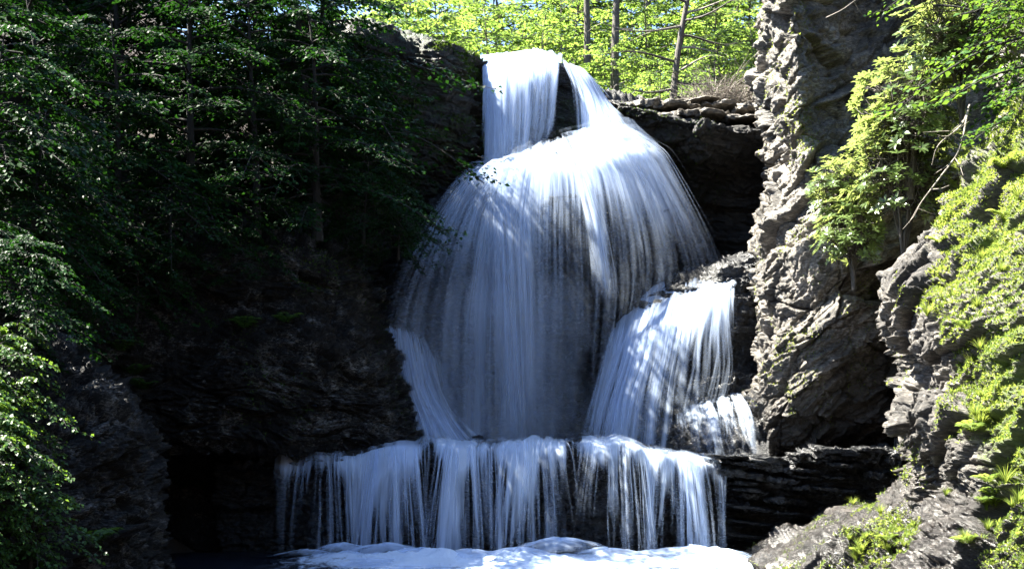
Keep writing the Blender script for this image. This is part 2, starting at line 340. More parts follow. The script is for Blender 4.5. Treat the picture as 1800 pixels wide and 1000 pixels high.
rock_sheet('rock_dome', [
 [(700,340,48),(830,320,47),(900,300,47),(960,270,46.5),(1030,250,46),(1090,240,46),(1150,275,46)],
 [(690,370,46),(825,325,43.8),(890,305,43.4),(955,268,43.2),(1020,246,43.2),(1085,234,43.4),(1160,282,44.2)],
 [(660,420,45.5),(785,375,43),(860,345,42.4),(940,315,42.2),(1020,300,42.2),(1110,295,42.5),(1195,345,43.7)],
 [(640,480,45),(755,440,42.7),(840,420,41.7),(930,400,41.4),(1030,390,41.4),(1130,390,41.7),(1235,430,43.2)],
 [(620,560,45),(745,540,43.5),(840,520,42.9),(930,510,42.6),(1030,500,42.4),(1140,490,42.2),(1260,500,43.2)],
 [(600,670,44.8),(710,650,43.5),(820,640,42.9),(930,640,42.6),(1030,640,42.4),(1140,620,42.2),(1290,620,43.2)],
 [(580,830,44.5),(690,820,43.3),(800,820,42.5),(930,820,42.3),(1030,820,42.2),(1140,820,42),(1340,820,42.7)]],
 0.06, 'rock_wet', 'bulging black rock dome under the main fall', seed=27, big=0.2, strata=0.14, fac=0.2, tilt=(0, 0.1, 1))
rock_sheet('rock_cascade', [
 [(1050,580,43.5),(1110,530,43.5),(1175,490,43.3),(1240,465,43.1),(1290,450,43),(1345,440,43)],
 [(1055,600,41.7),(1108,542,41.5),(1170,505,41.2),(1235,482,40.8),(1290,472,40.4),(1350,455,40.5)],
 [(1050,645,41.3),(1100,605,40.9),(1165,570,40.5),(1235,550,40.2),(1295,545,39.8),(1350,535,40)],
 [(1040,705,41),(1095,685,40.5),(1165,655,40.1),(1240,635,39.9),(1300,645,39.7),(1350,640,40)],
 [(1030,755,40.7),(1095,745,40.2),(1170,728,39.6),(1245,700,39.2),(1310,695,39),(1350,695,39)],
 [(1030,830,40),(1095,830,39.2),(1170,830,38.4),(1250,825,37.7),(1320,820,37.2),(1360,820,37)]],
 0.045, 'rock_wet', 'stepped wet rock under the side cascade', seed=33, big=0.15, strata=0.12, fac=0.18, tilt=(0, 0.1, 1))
rock_sheet('rock_overhang', [
 [(1030,215,55),(1130,225,55),(1200,230,55),(1270,235,55),(1420,240,55)],
 [(1062,168,46),(1130,183,45),(1200,205,44.2),(1270,216,43.8),(1365,222,43.2)],
 [(1072,215,45.5),(1135,228,44.6),(1200,243,44),(1270,252,43.6),(1365,256,43)],
 [(1100,280,46.8),(1150,290,46.4),(1210,305,46),(1275,312,45.5),(1370,316,45)],
 [(1130,360,47.5),(1180,365,47.2),(1230,372,47),(1290,378,46.5),(1380,378,46)],
 [(1180,520,47.5),(1230,520,47.3),(1270,520,47),(1310,520,46.5),(1390,520,46)]],
 0.055, 'rock_mossy', 'black overhanging rock shelf right of the falls', seed=39, big=0.3, strata=0.16, fac=0.18, tilt=(0.1, 0.15, 1),
 moss=lambda P, n, px, py: 0.1*smooth(300, 360, py))
LEDGE_LIP = [(380,806,36.4),(480,803,35.7),(600,798,35.4),(720,792,35.2),(860,789,34.9),(1000,783,34.35),(1100,783,34.2),(1170,803,34.6),(1270,808,35.0),(1420,800,34.5),(1545,787,34),(1660,775,33.5)]
rock_sheet('ledge_lower', [
 [(x, 778, Y+5.5) for x, y, Y in LEDGE_LIP],
 [(x, y+5, Y+.2) for x, y, Y in LEDGE_LIP],
 [(x, y+20, Y+0.1) for x, y, Y in LEDGE_LIP],
 [(x, y+45, Y+0.35) for x, y, Y in LEDGE_LIP],
 [(x, y+90, Y+0.7) for x, y, Y in LEDGE_LIP],
 [(x, 985, Y+0.6) for x, y, Y in LEDGE_LIP]],
 0.05, 'rock_wet', 'long black rock ledge that the lower curtain of water pours over', seed=45, big=0.16, strata=0.16, fac=0.14, tilt=(0.03, 0.1, 1))
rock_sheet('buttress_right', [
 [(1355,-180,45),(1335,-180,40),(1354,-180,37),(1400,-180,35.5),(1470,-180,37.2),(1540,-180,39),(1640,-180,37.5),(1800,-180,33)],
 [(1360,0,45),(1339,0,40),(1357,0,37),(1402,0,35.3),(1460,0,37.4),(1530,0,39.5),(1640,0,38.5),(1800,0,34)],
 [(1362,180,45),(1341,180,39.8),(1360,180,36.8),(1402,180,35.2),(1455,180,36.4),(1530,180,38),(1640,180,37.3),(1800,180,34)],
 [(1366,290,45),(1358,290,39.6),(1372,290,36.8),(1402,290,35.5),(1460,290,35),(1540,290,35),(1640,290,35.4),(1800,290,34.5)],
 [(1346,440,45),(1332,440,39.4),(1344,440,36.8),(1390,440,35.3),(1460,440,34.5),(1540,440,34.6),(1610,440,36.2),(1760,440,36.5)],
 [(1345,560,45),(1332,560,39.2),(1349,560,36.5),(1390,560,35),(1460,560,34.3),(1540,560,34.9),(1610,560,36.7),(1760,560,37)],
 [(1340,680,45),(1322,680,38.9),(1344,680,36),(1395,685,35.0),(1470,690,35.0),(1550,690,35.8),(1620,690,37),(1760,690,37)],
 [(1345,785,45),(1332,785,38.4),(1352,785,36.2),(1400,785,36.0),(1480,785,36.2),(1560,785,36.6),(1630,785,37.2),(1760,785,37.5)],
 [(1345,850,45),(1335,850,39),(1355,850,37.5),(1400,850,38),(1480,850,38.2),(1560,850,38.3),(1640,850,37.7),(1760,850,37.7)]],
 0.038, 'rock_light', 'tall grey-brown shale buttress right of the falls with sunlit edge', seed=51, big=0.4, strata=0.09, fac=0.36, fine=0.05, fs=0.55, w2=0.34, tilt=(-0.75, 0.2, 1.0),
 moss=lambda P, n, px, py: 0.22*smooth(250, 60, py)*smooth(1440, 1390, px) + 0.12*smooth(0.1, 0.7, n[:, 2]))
rock_sheet('bank_right', [
 [(1920,100,36),(1850,100,29.5),(1900,100,27),(1960,90,25),(2100,80,23),(2520,30,22.0)],
 [(1790,240,36),(1740,250,28.5),(1785,240,26.5),(1850,230,24.5),(2060,220,21.5),(2480,170,20.5)],
 [(1700,390,36),(1650,400,28),(1710,390,26),(1800,380,23.8),(2040,370,20.5),(2460,320,19.5)],
 [(1610,510,36),(1568,515,28),(1640,510,25.8),(1750,500,23.4),(2020,490,19.5),(2440,440,18.5)],
 [(1625,640,36),(1598,640,27.5),(1655,640,25.2),(1755,630,22.8),(2020,620,18.5),(2440,570,17.5)],
 [(1625,740,36),(1583,740,27),(1645,740,25),(1755,740,22.2),(2020,740,18),(2440,690,17.0)],
 [(1640,850,35),(1608,850,27.5),(1655,860,25),(1755,860,21.6),(2020,870,17.5),(2440,820,16.5)],
 [(1460,905,34.5),(1490,920,28.5),(1590,935,25.5),(1725,955,21.5),(2020,980,17),(2440,930,16.0)],
 [(1300,1000,34),(1350,1012,29),(1490,1040,26),(1690,1070,21),(2020,1110,16.5),(2440,1060,15.5)]],
 0.03, 'rock_near', 'flaky shale bank on the right with bright moss and weeds', seed=57, big=0.4, strata=0.08, fac=0.36, fine=0.07, fs=0.7, w2=0.36, tilt=(-0.6, 0.2, 1.0),
 moss=lambda P, n, px, py: 0.1 + 0.35*smooth(1620, 1780, px - (py-700)*0.12) + 0.1*smooth(0.2, 0.8, n[:, 2]))

# ---------------------------------------------------------------- terrain
def terrain_h(x, y):
    x = np.asarray(x, float); y = np.asarray(y, float)
    left = smooth(-9.5, -17, x)*smooth(22, 34, y)*13 + smooth(-7, -14, x)*smooth(4, 18, y)*2.5
    left = np.maximum(left, 14.5*smooth(-6, -9.5, x)*smooth(40, 45.5, y))
    right = smooth(10.5, 17, x)*smooth(14, 30, y)*14
    back = 14.6*smooth(46.5, 50.5, y)
    base = np.maximum(np.maximum(left, right), back)
    base = base + smooth(-15, -60, x)*smooth(10, 60, y)*26 + smooth(16, 45, x)*26 + np.clip(y-51, 0, 55)*0.34*smooth(-2, -8, x)*0.9 + np.clip(y-53, 0, 60)*0.33*smooth(-6,0,x)  # right slope made steep to cut sky light
    behind = smooth(10, -8, y)*2.6 + smooth(-6, -45, y)*26  # rise behind the camera added, unseen, to block low sky light
    z = -1.0 + np.maximum(base, behind)
    return z
xs = np.concatenate([np.linspace(-1200, -80, 24), np.linspace(-70, 70, 141), np.linspace(80, 1200, 24)])
ys = np.concatenate([np.linspace(-1200, -40, 20), np.linspace(-30, 110, 141), np.linspace(120, 1500, 24)])
X, Yg = np.meshgrid(xs, ys); Z = terrain_h(X, Yg)
V = np.stack([X, Yg, Z], -1).reshape(-1, 3); V[:, 2] += 0.25*fbm(V*0.25, 3, 77)*(np.hypot(V[:, 0], V[:, 1]) < 150)
me = mesh_np('terrain', V, grid_faces(len(ys), len(xs))[:, ::-1], 4)
tag(link('terrain', me, None, M['soil']), 'wooded hillside ground of brown leaf litter around the gorge', 'ground', None, 'structure')

# ---------------------------------------------------------------- water
def catm(me, name, vec):
    a = me.attributes.new(name, 'FLOAT_VECTOR', 'POINT'); a.data.foreach_set('vector', np.ascontiguousarray(vec, np.float32).ravel())
class Flow:
    """rows go down the fall; every control point is (px,py,Y,density)"""
    def __init__(s, rows, seed):
        s.rows = rows; s.G = grid(rows, 121, 121); s.seed = seed
        s.n = normals(s.G[..., :3]);
        if s.n[..., 1].mean() > 0: s.n = -s.n
        s.wid = np.linalg.norm(np.diff(s.G[..., :3], axis=1), axis=-1).sum(1).mean(); s.len = np.linalg.norm(np.diff(s.G[..., :3], axis=0), axis=-1).sum(0).mean()
    def sample(s, u, v):
        a = np.clip(v, 0, 1)*120; b = np.clip(u, 0, 1)*120
        i = np.minimum(a.astype(int), 119); j = np.minimum(b.astype(int), 119); fi = (a-i)[..., None]; fj = (b-j)[..., None]
        def bl(A): return A[i, j]*(1-fi)*(1-fj) + A[i+1, j]*fi*(1-fj) + A[i, j+1]*(1-fi)*fj + A[i+1, j+1]*fi*fj
        return bl(s.G), bl(s.n)
def veil(name, fl, off, mat, parent, amp=0.06, dmul=1.0, seed=0, nu=None, nv=None, edge=0.06, shift=0.0):
    nu = nu or max(40, int(fl.wid/0.06)); nv = nv or max(40, int(fl.len/0.10))
    u = np.linspace(0, 1, nu); v = np.linspace(0, 1, nv); U, Vv = np.meshgrid(u, v)
    g, n = fl.sample(U, Vv)
    fu = U*fl.wid; fv = Vv*fl.len
    q = np.stack([fu.ravel()*2.2 + shift, fv.ravel()*0.25, np.full(fu.size, seed*3.1)], 1)
    d = off + amp*fbm(q, 3, seed)*(0.4 + 1.2*Vv.ravel())
    P = g[..., :3].reshape(-1, 3) + n.reshape(-1, 3)*d[:, None]
    me = mesh_np(name, P, grid_faces(nv, nu), 4)
    den = g[..., 3]*dmul
    if edge > 0: den = den*smooth(0, edge, U)*smooth(1, 1-edge, U)
    fattr(me, 'dens', np.clip(den, 0, 1.2)); catm(me, 'flow', np.stack([fu + shift*7, fv + shift*3, np.full(fu.shape, shift)], -1))
    for p in me.polygons: p.use_smooth = True
    return link(name, me, parent, M[mat])
def strands(name, fl, n, parent, wid=(0.02, 0.09), off=(0.02, 0.2), ln=(0.25, 1.0), alpha=(0.25, 0.8), seed=0, gate=0.15, wander=0.01, flare=1.6, vmin=0.0):
    r = np.random.default_rng(seed); K = 16
    Vs = []; D = []; cnt = 0
    while cnt < n:
        m = n*3
        u0 = r.random(m); v0 = r.random(m)*0.75*(r.random(m) > 0.4); L = ln[0] + (ln[1]-ln[0])*r.random(m); v0 = vmin + (1-vmin)*v0; v1 = np.minimum(v0 + L, 1)
        gm, _ = fl.sample(u0, (v0*0.6+v1*0.4)); keep = r.random(m) < np.clip(gm[:, 3] - gate, 0, 1)*1.2
        u0, v0, v1 = u0[keep][:n-cnt], v0[keep][:n-cnt], v1[keep][:n-cnt]; k = len(u0)
        if k == 0: continue
        tt = np.linspace(0, 1, K)[None, :]; vv = v0[:, None] + (v1-v0)[:, None]*tt
        uu = u0[:, None] + wander*(r.random((k, 1))-0.5)*2*tt + wander*0.3*np.sin(tt*6 + r.random((k, 1))*6)
        g, nr = fl.sample(uu, vv); g2, _ = fl.sample(np.clip(uu+0.01, 0, 1), vv)
        du = g2[..., :3]-g[..., :3]; du /= np.linalg.norm(du, axis=-1, keepdims=True) + 1e-6
        o = off[0] + (off[1]-off[0])*r.random((k, 1)); cen = g[..., :3] + nr*(o*(0.5 + tt))[..., None]
        ww = (wid[0] + (wid[1]-wid[0])*r.random((k, 1))**2)*(1 + (flare-1)*tt)
        a = (alpha[0] + (alpha[1]-alpha[0])*r.random((k, 1)))*np.clip(tt/0.12, 0, 1)*np.clip((1-tt)/0.3, 0, 1)*np.clip(g[..., 3]*1.6, 0.1, 1)
        Vs.append(np.stack([cen - du*ww[..., None], cen + nr*(ww*0.35)[..., None], cen + du*ww[..., None]], 2).reshape(-1, 3))
        D.append(np.stack([a*0, a, a*0], 2).reshape(-1)); cnt += k
    V = np.concatenate(Vs); D = np.concatenate(D); ns = len(V)//(K*3)
    base = np.arange(ns)[:, None]*K*3 + np.arange(K-1)[None, :]*3
    f = np.stack([np.stack([base, base+3, base+4, base+1], -1), np.stack([base+1, base+4, base+5, base+2], -1)], -2).reshape(-1, 4)
    me = mesh_np(name, V, f, 4); fattr(me, 'dens', D)
    me.polygons.foreach_set('use_smooth', np.ones(len(me.polygons), bool))
    o = link(name, me, parent, M['strand']); o['kind'] = 'stuff'; return o

def waterfall(name, label, rows, seed, veils, nstr, pw=1.0, amp=0.06, **kw):
    rows = [[(x, y, Y, d**pw) for x, y, Y, d in r] for r in rows]
    fl = Flow(rows, seed)
    root = veil(name, fl, veils[0][0], veils[0][1], None, dmul=veils[0][2], seed=seed, shift=seed*1.3, amp=amp)
    tag(root, label, 'waterfall', None, 'structure')
    for k, (off, mt, dm) in enumerate(veils[1:]):
        veil('water_veil', fl, off, mt, root, dmul=dm, seed=seed+k+1, shift=seed*1.3 + k*2.7, amp=amp)
    strands('water_strands', fl, nstr, root, seed=seed, **kw)
    return root
# top plunge
waterfall('waterfall_top', 'white sheet of water plunging from the sunlit top lip of the falls', [
 [(846,195,52,.9),(870,195,52,.9),(900,193,52,.9),(940,192,52,.9),(975,194,52,.9)],
 [(843,118,46.2,.9),(868,112,46.2,1),(905,108,46.2,1),(945,104,46.1,1),(984,114,46.1,.8)],
 [(847,107,45.4,.95),(872,105,45.2,1),(905,102,45.1,1),(945,97,45.0,1),(983,107,45.0,.9)],
 [(849,112,45.0,.95),(872,111,44.8,1.1),(905,109,44.7,1.1),(945,106,44.6,1.1),(982,115,44.6,.9)],
 [(852,135,44.5,.95),(873,134,44.2,1.1),(905,132,44.1,1.1),(943,130,44.0,1.1),(981,136,44.1,.7)],
 [(854,165,44.2,.95),(874,165,43.85,1),(905,165,43.75,.95),(941,165,43.75,.8),(978,168,43.8,.45)],
 [(855,220,44.0,.8),(875,220,43.65,.8),(905,220,43.55,.7),(937,220,43.55,.55),(973,218,43.6,.3)],
 [(855,292,43.9,.75),(876,292,43.5,.7),(902,292,43.4,.6),(930,272,43.4,.45),(966,247,43.45,.2)]], 101,
 [(0.06, 'fall', 1.0), (0.14, 'fall_soft', 0.8)], 350, off=(0.03, 0.15), wander=0.01)
waterfall('waterfall_slide', 'narrow white slide of water curving down the right side of the top rock', [
 [(985,105,45.0,.5),(1005,118,45,.9),(1025,126,45,.9),(1040,150,45,.6)],
 [(992,118,44.6,.45),(1012,128,44.5,.95),(1035,140,44.5,1),(1052,160,44.7,.6)],
 [(1004,150,44.3,.3),(1028,160,44.2,.9),(1052,175,44.2,1),(1075,190,44.4,.6)],
 [(1010,190,44.1,.2),(1038,195,43.9,.8),(1066,205,43.8,.95),(1095,210,44,.5)],
 [(1012,240,43.8,.2),(1042,240,43.5,.7),(1078,235,43.4,.9),(1112,240,43.6,.4)]], 111,
 [(0.03, 'fall', 1.0), (0.1, 'fall', 0.5)], 200, off=(0.02, 0.12), wander=0.02)
waterfall('waterfall_dome', 'broad silky skirt of water spreading over the rock dome', [
 [(850,292,44.2,.7),(885,290,43.6,.9),(925,275,43.3,.8),(970,250,43.1,.65),(1020,235,43,.75),(1070,225,43,.85),(1110,232,43.6,.6)],
 [(846,300,44.0,.7),(882,298,43.4,.9),(925,284,43.1,.75),(972,262,42.95,.5),(1024,248,42.85,.55),(1076,238,42.8,.85),(1122,244,43.5,.6)],
 [(842,306,43.8,.7),(880,303,43.2,.95),(925,290,42.95,.85),(975,270,42.75,.6),(1030,256,42.6,.6),(1084,248,42.6,.95),(1134,254,43.4,.6)],
 [(835,315,43.4,.8),(875,309,42.8,1.1),(925,300,42.5,1.0),(980,291,42.4,.75),(1040,279,42.35,.75),(1100,266,42.45,1),(1155,272,43.4,.6)],
 [(826,322,43.1,.8),(870,315,42.4,1.1),(922,307,42.05,1.1),(980,300,41.95,.95),(1044,292,41.9,.95),(1108,282,42.1,1.1),(1170,290,43.2,.6)],
 [(800,345,42.8,.7),(855,340,42.1,.95),(915,330,41.8,.95),(985,325,41.7,.75),(1055,318,41.7,.85),(1125,320,42,.95),(1195,335,43.1,.55)],
 [(765,400,42.4,.6),(830,395,41.6,.66),(905,385,41.3,.85),(985,385,41.2,.46),(1065,380,41.2,.5),(1150,385,41.6,.62),(1230,405,42.9,.42)],
 [(715,470,42,.46),(810,465,41.2,.55),(900,450,40.9,.75),(985,450,40.9,.36),(1070,445,40.9,.4),(1165,440,41.5,.32),(1255,465,42.6,.4)],
 [(680,550,41.6,.42),(790,550,41,.48),(902,540,40.7,.8),(985,540,40.7,.28),(1072,530,40.8,.4),(1165,500,41.4,.35),(1265,490,42.4,.2)],
 [(668,660,41.3,.28),(785,660,40.9,.36),(905,660,40.6,.75),(982,660,40.6,.25),(1062,640,40.7,.3),(1130,560,41.3,.25),(1240,520,42.2,.1)],
 [(680,790,41.2,.2),(785,790,40.8,.3),(908,790,40.5,.7),(980,790,40.5,.2),(1055,790,40.6,.25),(1110,640,41.2,.05),(1200,560,42,.05)]], 121,
 [(0.0, 'fall_dome', 1.0), (0.25, 'fall_soft', 0.85), (0.5, 'mist', 0.7)], 800, pw=1.42, amp=0.18, wid=(0.02, 0.12), off=(0.03, 0.45), alpha=(0.08, 0.42), gate=.05, wander=0.012)
waterfall('waterfall_column', 'dense pale column of water dropping through the middle of the skirt', [
 [(850,295,43.2,.2),(872,292,43.0,.8),(895,292,42.9,.8),(930,285,42.9,.2)],
 [(845,360,41.8,.1),(880,360,41.4,.7),(905,360,41.4,.7),(945,360,41.6,.1)],
 [(850,460,41,.05),(886,460,40.6,.75),(912,460,40.6,.75),(950,460,40.8,.05)],
 [(855,620,40.7,.0),(892,620,40.4,.7),(918,620,40.4,.7),(955,620,40.6,.0)],
 [(860,790,40.6,.0),(896,790,40.3,.6),(922,790,40.3,.6),(958,790,40.5,.0)]], 131,
 [(0.05, 'fall_soft', 1.0), (0.15, 'fall_dome', 0.85)], 320, off=(0.0, 0.25), alpha=(0.15, 0.5), wander=0.02)
waterfall('waterfall_rill', 'thin bright rill of water standing out from the right half of the skirt', [
 [(1005,290,42.0,.3),(1016,290,41.9,.9),(1024,292,41.9,.9),(1036,294,42.0,.3)],
 [(1012,330,41.5,.2),(1026,330,41.3,.9),(1036,332,41.3,.9),(1050,334,41.5,.2)],
 [(1026,390,41.0,.1),(1042,390,40.8,.75),(1054,392,40.8,.75),(1070,394,41.0,.1)],
 [(1036,460,40.8,.1),(1053,460,40.6,.6),(1066,462,40.6,.6),(1084,464,40.8,.1)],
 [(1042,540,40.7,.0),(1062,540,40.5,.0),(1076,542,40.5,.0),(1096,544,40.7,.0)]], 135,
 [(0.05, 'fall', 1.0)], 60, off=(0.0, 0.1), alpha=(0.2, 0.6), wander=0.02)
waterfall('waterfall_left_foot', 'pale sloping run of water beside the dark left cliff', [
 [(668,575,41.5,.1),(700,575,41.4,.15),(735,585,41.4,.15),(765,600,41.5,0)],
 [(676,610,41.2,.9),(705,605,41,.95),(745,625,41,.5),(790,640,41.2,0)],
 [(686,680,40.7,.95),(718,680,40.5,.95),(760,690,40.6,.55),(805,700,40.9,0)],
 [(700,740,40.3,.95),(738,740,40,.95),(785,745,40.1,.6),(840,750,40.4,0)],
 [(715,795,39.8,.9),(755,795,39.4,.9),(815,795,39.4,.7),(890,795,39.8,0)]], 141,
 [(0.0, 'fall', 1.0), (0.12, 'fall_soft', 0.6)], 260, off=(0.02, 0.2), wander=0.03)
waterfall('waterfall_side', 'side cascade fanning down and left from a sunlit rock shelf', [
 [(1070,590,43,.2),(1130,528,43,.7),(1172,500,43,.9),(1225,482,43,1.1),(1280,474,42.8,.8)],
 [(1068,596,41.9,.25),(1126,534,41.9,.9),(1172,506,41.9,1.1),(1228,487,41.7,1.2),(1284,478,41.3,.85)],
 [(1062,616,41.3,.3),(1120,556,41.1,.95),(1168,532,40.9,1.1),(1228,514,40.5,1.2),(1292,506,40.1,.6)],
 [(1056,640,41.0,.35),(1113,588,40.7,.9),(1160,568,40.4,1),(1222,548,39.95,1.1),(1294,540,39.6,.4)],
 [(1046,680,40.7,.35),(1100,645,40.3,.9),(1148,622,39.95,.85),(1210,600,39.7,.6),(1296,592,39.4,.3)],
 [(1034,730,40.5,.35),(1082,712,40,.85),(1128,698,39.6,.7),(1200,672,39.4,.35),(1296,655,39.2,.22)],
 [(1020,798,40,.3),(1070,795,39.3,.75),(1116,795,38.9,.7),(1185,785,38.6,.35),(1270,755,38.5,.15)]], 151,
 [(0.06, 'fall_dome', 1.0), (0.16, 'fall_soft', 0.7)], 300, pw=1.2, amp=.12, off=(0.02, 0.18), wander=0.03)
waterfall('side_foot_glare', 'thin lacy veil for the sun glare on wet rock at the foot of the side cascade', [  # white veil added where wet rock glares in the sun
 [(1150,735,40.1,0.11),(1200,712,39.9,0.22),(1250,692,39.7,0.32),(1300,690,39.6,0.32)],
 [(1148,745,39.7,0.17),(1202,728,39.4,0.24),(1258,708,39.1,0.43),(1312,702,38.9,0.43)],
 [(1142,768,39.0,0.19),(1204,752,38.7,0.22),(1268,734,38.3,0.32),(1322,724,38.1,0.35)],
 [(1138,790,38.5,0.19),(1206,780,38.1,0.19),(1275,768,37.7,0.24),(1330,758,37.5,0.24)],
 [(1138,812,38.0,0.17),(1208,808,37.6,0.17),(1282,804,37.2,0.17),(1342,800,37.0,0.17)]], 161,
 [(0.10, 'fall', 1.0)], 70, pw=1.1, amp=.08, off=(0.02, 0.1), wander=0.05)
LL = [(450,808,36.0,.05),(490,803,35.7,.3),(530,800,35.5,.5),(600,797,35.3,.58),(680,791,35,.55),(770,787,34.8,.58),(860,786,34.6,.6),(950,782,34.3,.56),(1030,776,34.0,.5),(1095,779,33.95,.6),(1150,796,34.2,.7),(1205,808,34.45,1.0),(1255,812,34.7,.75),(1290,815,34.9,.05)]
_L = np.array(LL); _x = np.linspace(450, 1290, 34); _j = np.random.default_rng(3)
LL = [(float(x), float(np.interp(x, _L[:, 0], _L[:, 1]) + 3.0*_j.normal()), float(np.interp(x, _L[:, 0], _L[:, 2]) + .12*_j.normal()), float(np.clip(np.interp(x, _L[:, 0], _L[:, 3])*(1 + .28*_j.normal()), .03, 1.05))) for x in _x]
waterfall('waterfall_lower', 'wide lower curtain of water pouring over the long black ledge', [
 [(x, y-9, Y+3.5, .5) for x, y, Y, d in LL],
 [(x, y-3, Y+.9, min(d*1.7+.15, 1.1)) for x, y, Y, d in LL],
 [(x, y+1, Y+.2, min(d*1.7+.2, 1.15)) for x, y, Y, d in LL],
 [(x, y+12, Y-.15, min(d*1.4+.1, 1.1)) for x, y, Y, d in LL],
 [(x+(x-900)*.004 - 3*sin(x*.05), y+45, Y-.42, d*.76) for x, y, Y, d in LL],
 [(x+(x-900)*.008 - 8*sin(x*.05), y+100, Y-.62, d*.58) for x, y, Y, d in LL],
 [(x+(x-900)*.01 - 12*sin(x*.05), y+155, Y-.75, d*.52) for x, y, Y, d in LL],
 [(x+(x-900)*.012 - 15*sin(x*.05), y+205, Y-.85, d*.48) for x, y, Y, d in LL]], 171,
 [(0.04, 'fall_lower', 1.0), (0.14, 'fall_soft', 0.6)], 330, pw=1.15, amp=0.1, wid=(0.012, 0.06), off=(0.02, 0.25), alpha=(0.2, 0.75), ln=(0.4, 1.0), wander=0.004, vmin=.3)

# drifting spray at the foot of the skirt
for k, (dy, sd) in enumerate(((0, 181), (-.5, 187))):
    fl = Flow([[(670, 430, 41.2+dy, 0), (740, 430, 40.9+dy, 0), (810, 425, 40.6+dy, 0), (890, 420, 40.4+dy, 0), (970, 420, 40.5+dy, 0), (1060, 430, 40.8+dy, 0)],
     [(640, 520, 41.0+dy, .0), (715, 520, 40.6+dy, .45), (800, 515, 40.4+dy, .55), (890, 510, 40.2+dy, .45), (985, 510, 40.3+dy, .4), (1085, 520, 40.6+dy, 0)],
     [(640, 620, 40.8+dy, .0), (710, 620, 40.4+dy, .6), (795, 620, 40.2+dy, .62), (890, 615, 40+dy, .5), (985, 615, 40.2+dy, .45), (1075, 620, 40.5+dy, .1)],
     [(650, 710, 40.5+dy, .0), (720, 710, 40.1+dy, .6), (800, 710, 40+dy, .65), (890, 710, 39.8+dy, .55), (985, 710, 40+dy, .45), (1070, 715, 40.3+dy, .15)],
     [(660, 800, 40.2+dy, .0), (730, 800, 39.8+dy, .6), (810, 800, 39.7+dy, .65), (890, 800, 39.6+dy, .55), (985, 800, 39.8+dy, .45), (1070, 800, 40+dy, .15)]], sd)
    o = veil('spray_mist', fl, 0, 'mist', None, amp=.3, seed=sd, shift=k*5.0)
    tag(o, 'soft bluish spray hanging at the foot of the main fall beside the left cliff', 'spray', 'spray at the foot of the falls', 'stuff')

# plunge pool with foam mounds
def pool_mat():
    m, t, out = new_mat('pool water and foam'); L = t.links.new
    a = N(t, 'ShaderNodeAttribute', attribute_name='foam'); g = N(t, 'ShaderNodeNewGeometry')
    n = N(t, 'ShaderNodeTexNoise'); n.inputs['Scale'].default_value = 1.7; n.inputs['Detail'].default_value = 10; n.inputs['Roughness'].default_value = 0.7; n.inputs['Distortion'].default_value = 1.2; L(g.outputs['Position'], n.inputs['Vector'])
    s = N(t, 'ShaderNodeMath', operation='MULTIPLY_ADD'); L(n.outputs[0], s.inputs[0]); s.inputs[1].default_value = 1.9; sm = N(t, 'ShaderNodeMath', operation='SUBTRACT'); L(a.outputs['Fac'], sm.inputs[0]); sm.inputs[1].default_value = 0.45; L(sm.outputs[0], s.inputs[2])
    r = N(t, 'ShaderNodeMapRange', interpolation_type='SMOOTHSTEP'); L(s.outputs[0], r.inputs[0]); r.inputs[1].default_value = 0.95; r.inputs[2].default_value = 1.45
    wtr = N(t, 'ShaderNodeBsdfPrincipled'); wtr.inputs['Base Color'].default_value = (0.012, 0.016, 0.024, 1); wtr.inputs['Roughness'].default_value = 0.12
    b = N(t, 'ShaderNodeBump'); b.inputs['Distance'].default_value = 0.15; b.inputs['Strength'].default_value = 0.7; L(n.outputs[0], b.inputs['Height']); L(b.outputs[0], wtr.inputs['Normal'])
    fo = N(t, 'ShaderNodeBsdfDiffuse'); L(b.outputs[0], fo.inputs['Normal']); fo.inputs[0].default_value = (0.68, 0.79, 0.96, 1)  # foam colour has the same painted-in skylight blue
    mx = N(t, 'ShaderNodeMixShader'); L(r.outputs[0], mx.inputs[0]); L(wtr.outputs[0], mx.inputs[1]); L(fo.outputs[0], mx.inputs[2])
    L(mx.outputs[0], out.inputs[0]); return m
M['pool'] = pool_mat()
xs = np.linspace(-12, 10, 260); ys = np.linspace(14, 36.5, 260); X, Yg = np.meshgrid(xs, ys)
foam = (.18*smooth(-8.4, -7, X) + .27*smooth(-6.8, -4.6, X))*smooth(7.4, 6.2, X); Zp = np.zeros_like(X)
for mx_, my_, rr, hh in ((-4.6, 33.6, 1.2, .35), (-3.0, 33.0, 1.4, .4), (-1.8, 32.6, 1.1, .3), (-0.2, 32.4, 1.3, .32), (1.4, 32.6, 1.7, .55), (3.6, 33.0, 1.2, .25), (4.9, 33.0, 1.3, .4), (0.6, 31.2, 1.5, .2), (-2.6, 31.3, 1.6, .25), (5.6, 32.2, 1.2, .2)):
    e = np.exp(-((X-mx_)**2 + (Yg-my_)**2)/rr**2); Zp += hh*e*.45; foam += 0.45*e
Pq = np.stack([X.ravel(), Yg.ravel(), Zp.ravel()], 1)
Zp += (0.16*fbm(Pq*np.array([1.2, 1.2, 1]), 6, 5, .6)*(0.4 + foam.ravel())).reshape(X.shape); foam += 0.0
foam *= smooth(24, 27.5, Yg)
me = mesh_np('plunge_pool', np.stack([X, Yg, Zp], -1), grid_faces(260, 260)[:, ::-1], 4); fattr(me, 'foam', foam)
me.polygons.foreach_set('use_smooth', np.ones(len(me.polygons), bool))
tag(link('plunge_pool', me, None, M['pool']), 'dark plunge pool churned to white foam below the lower curtain', 'water', None, 'structure')

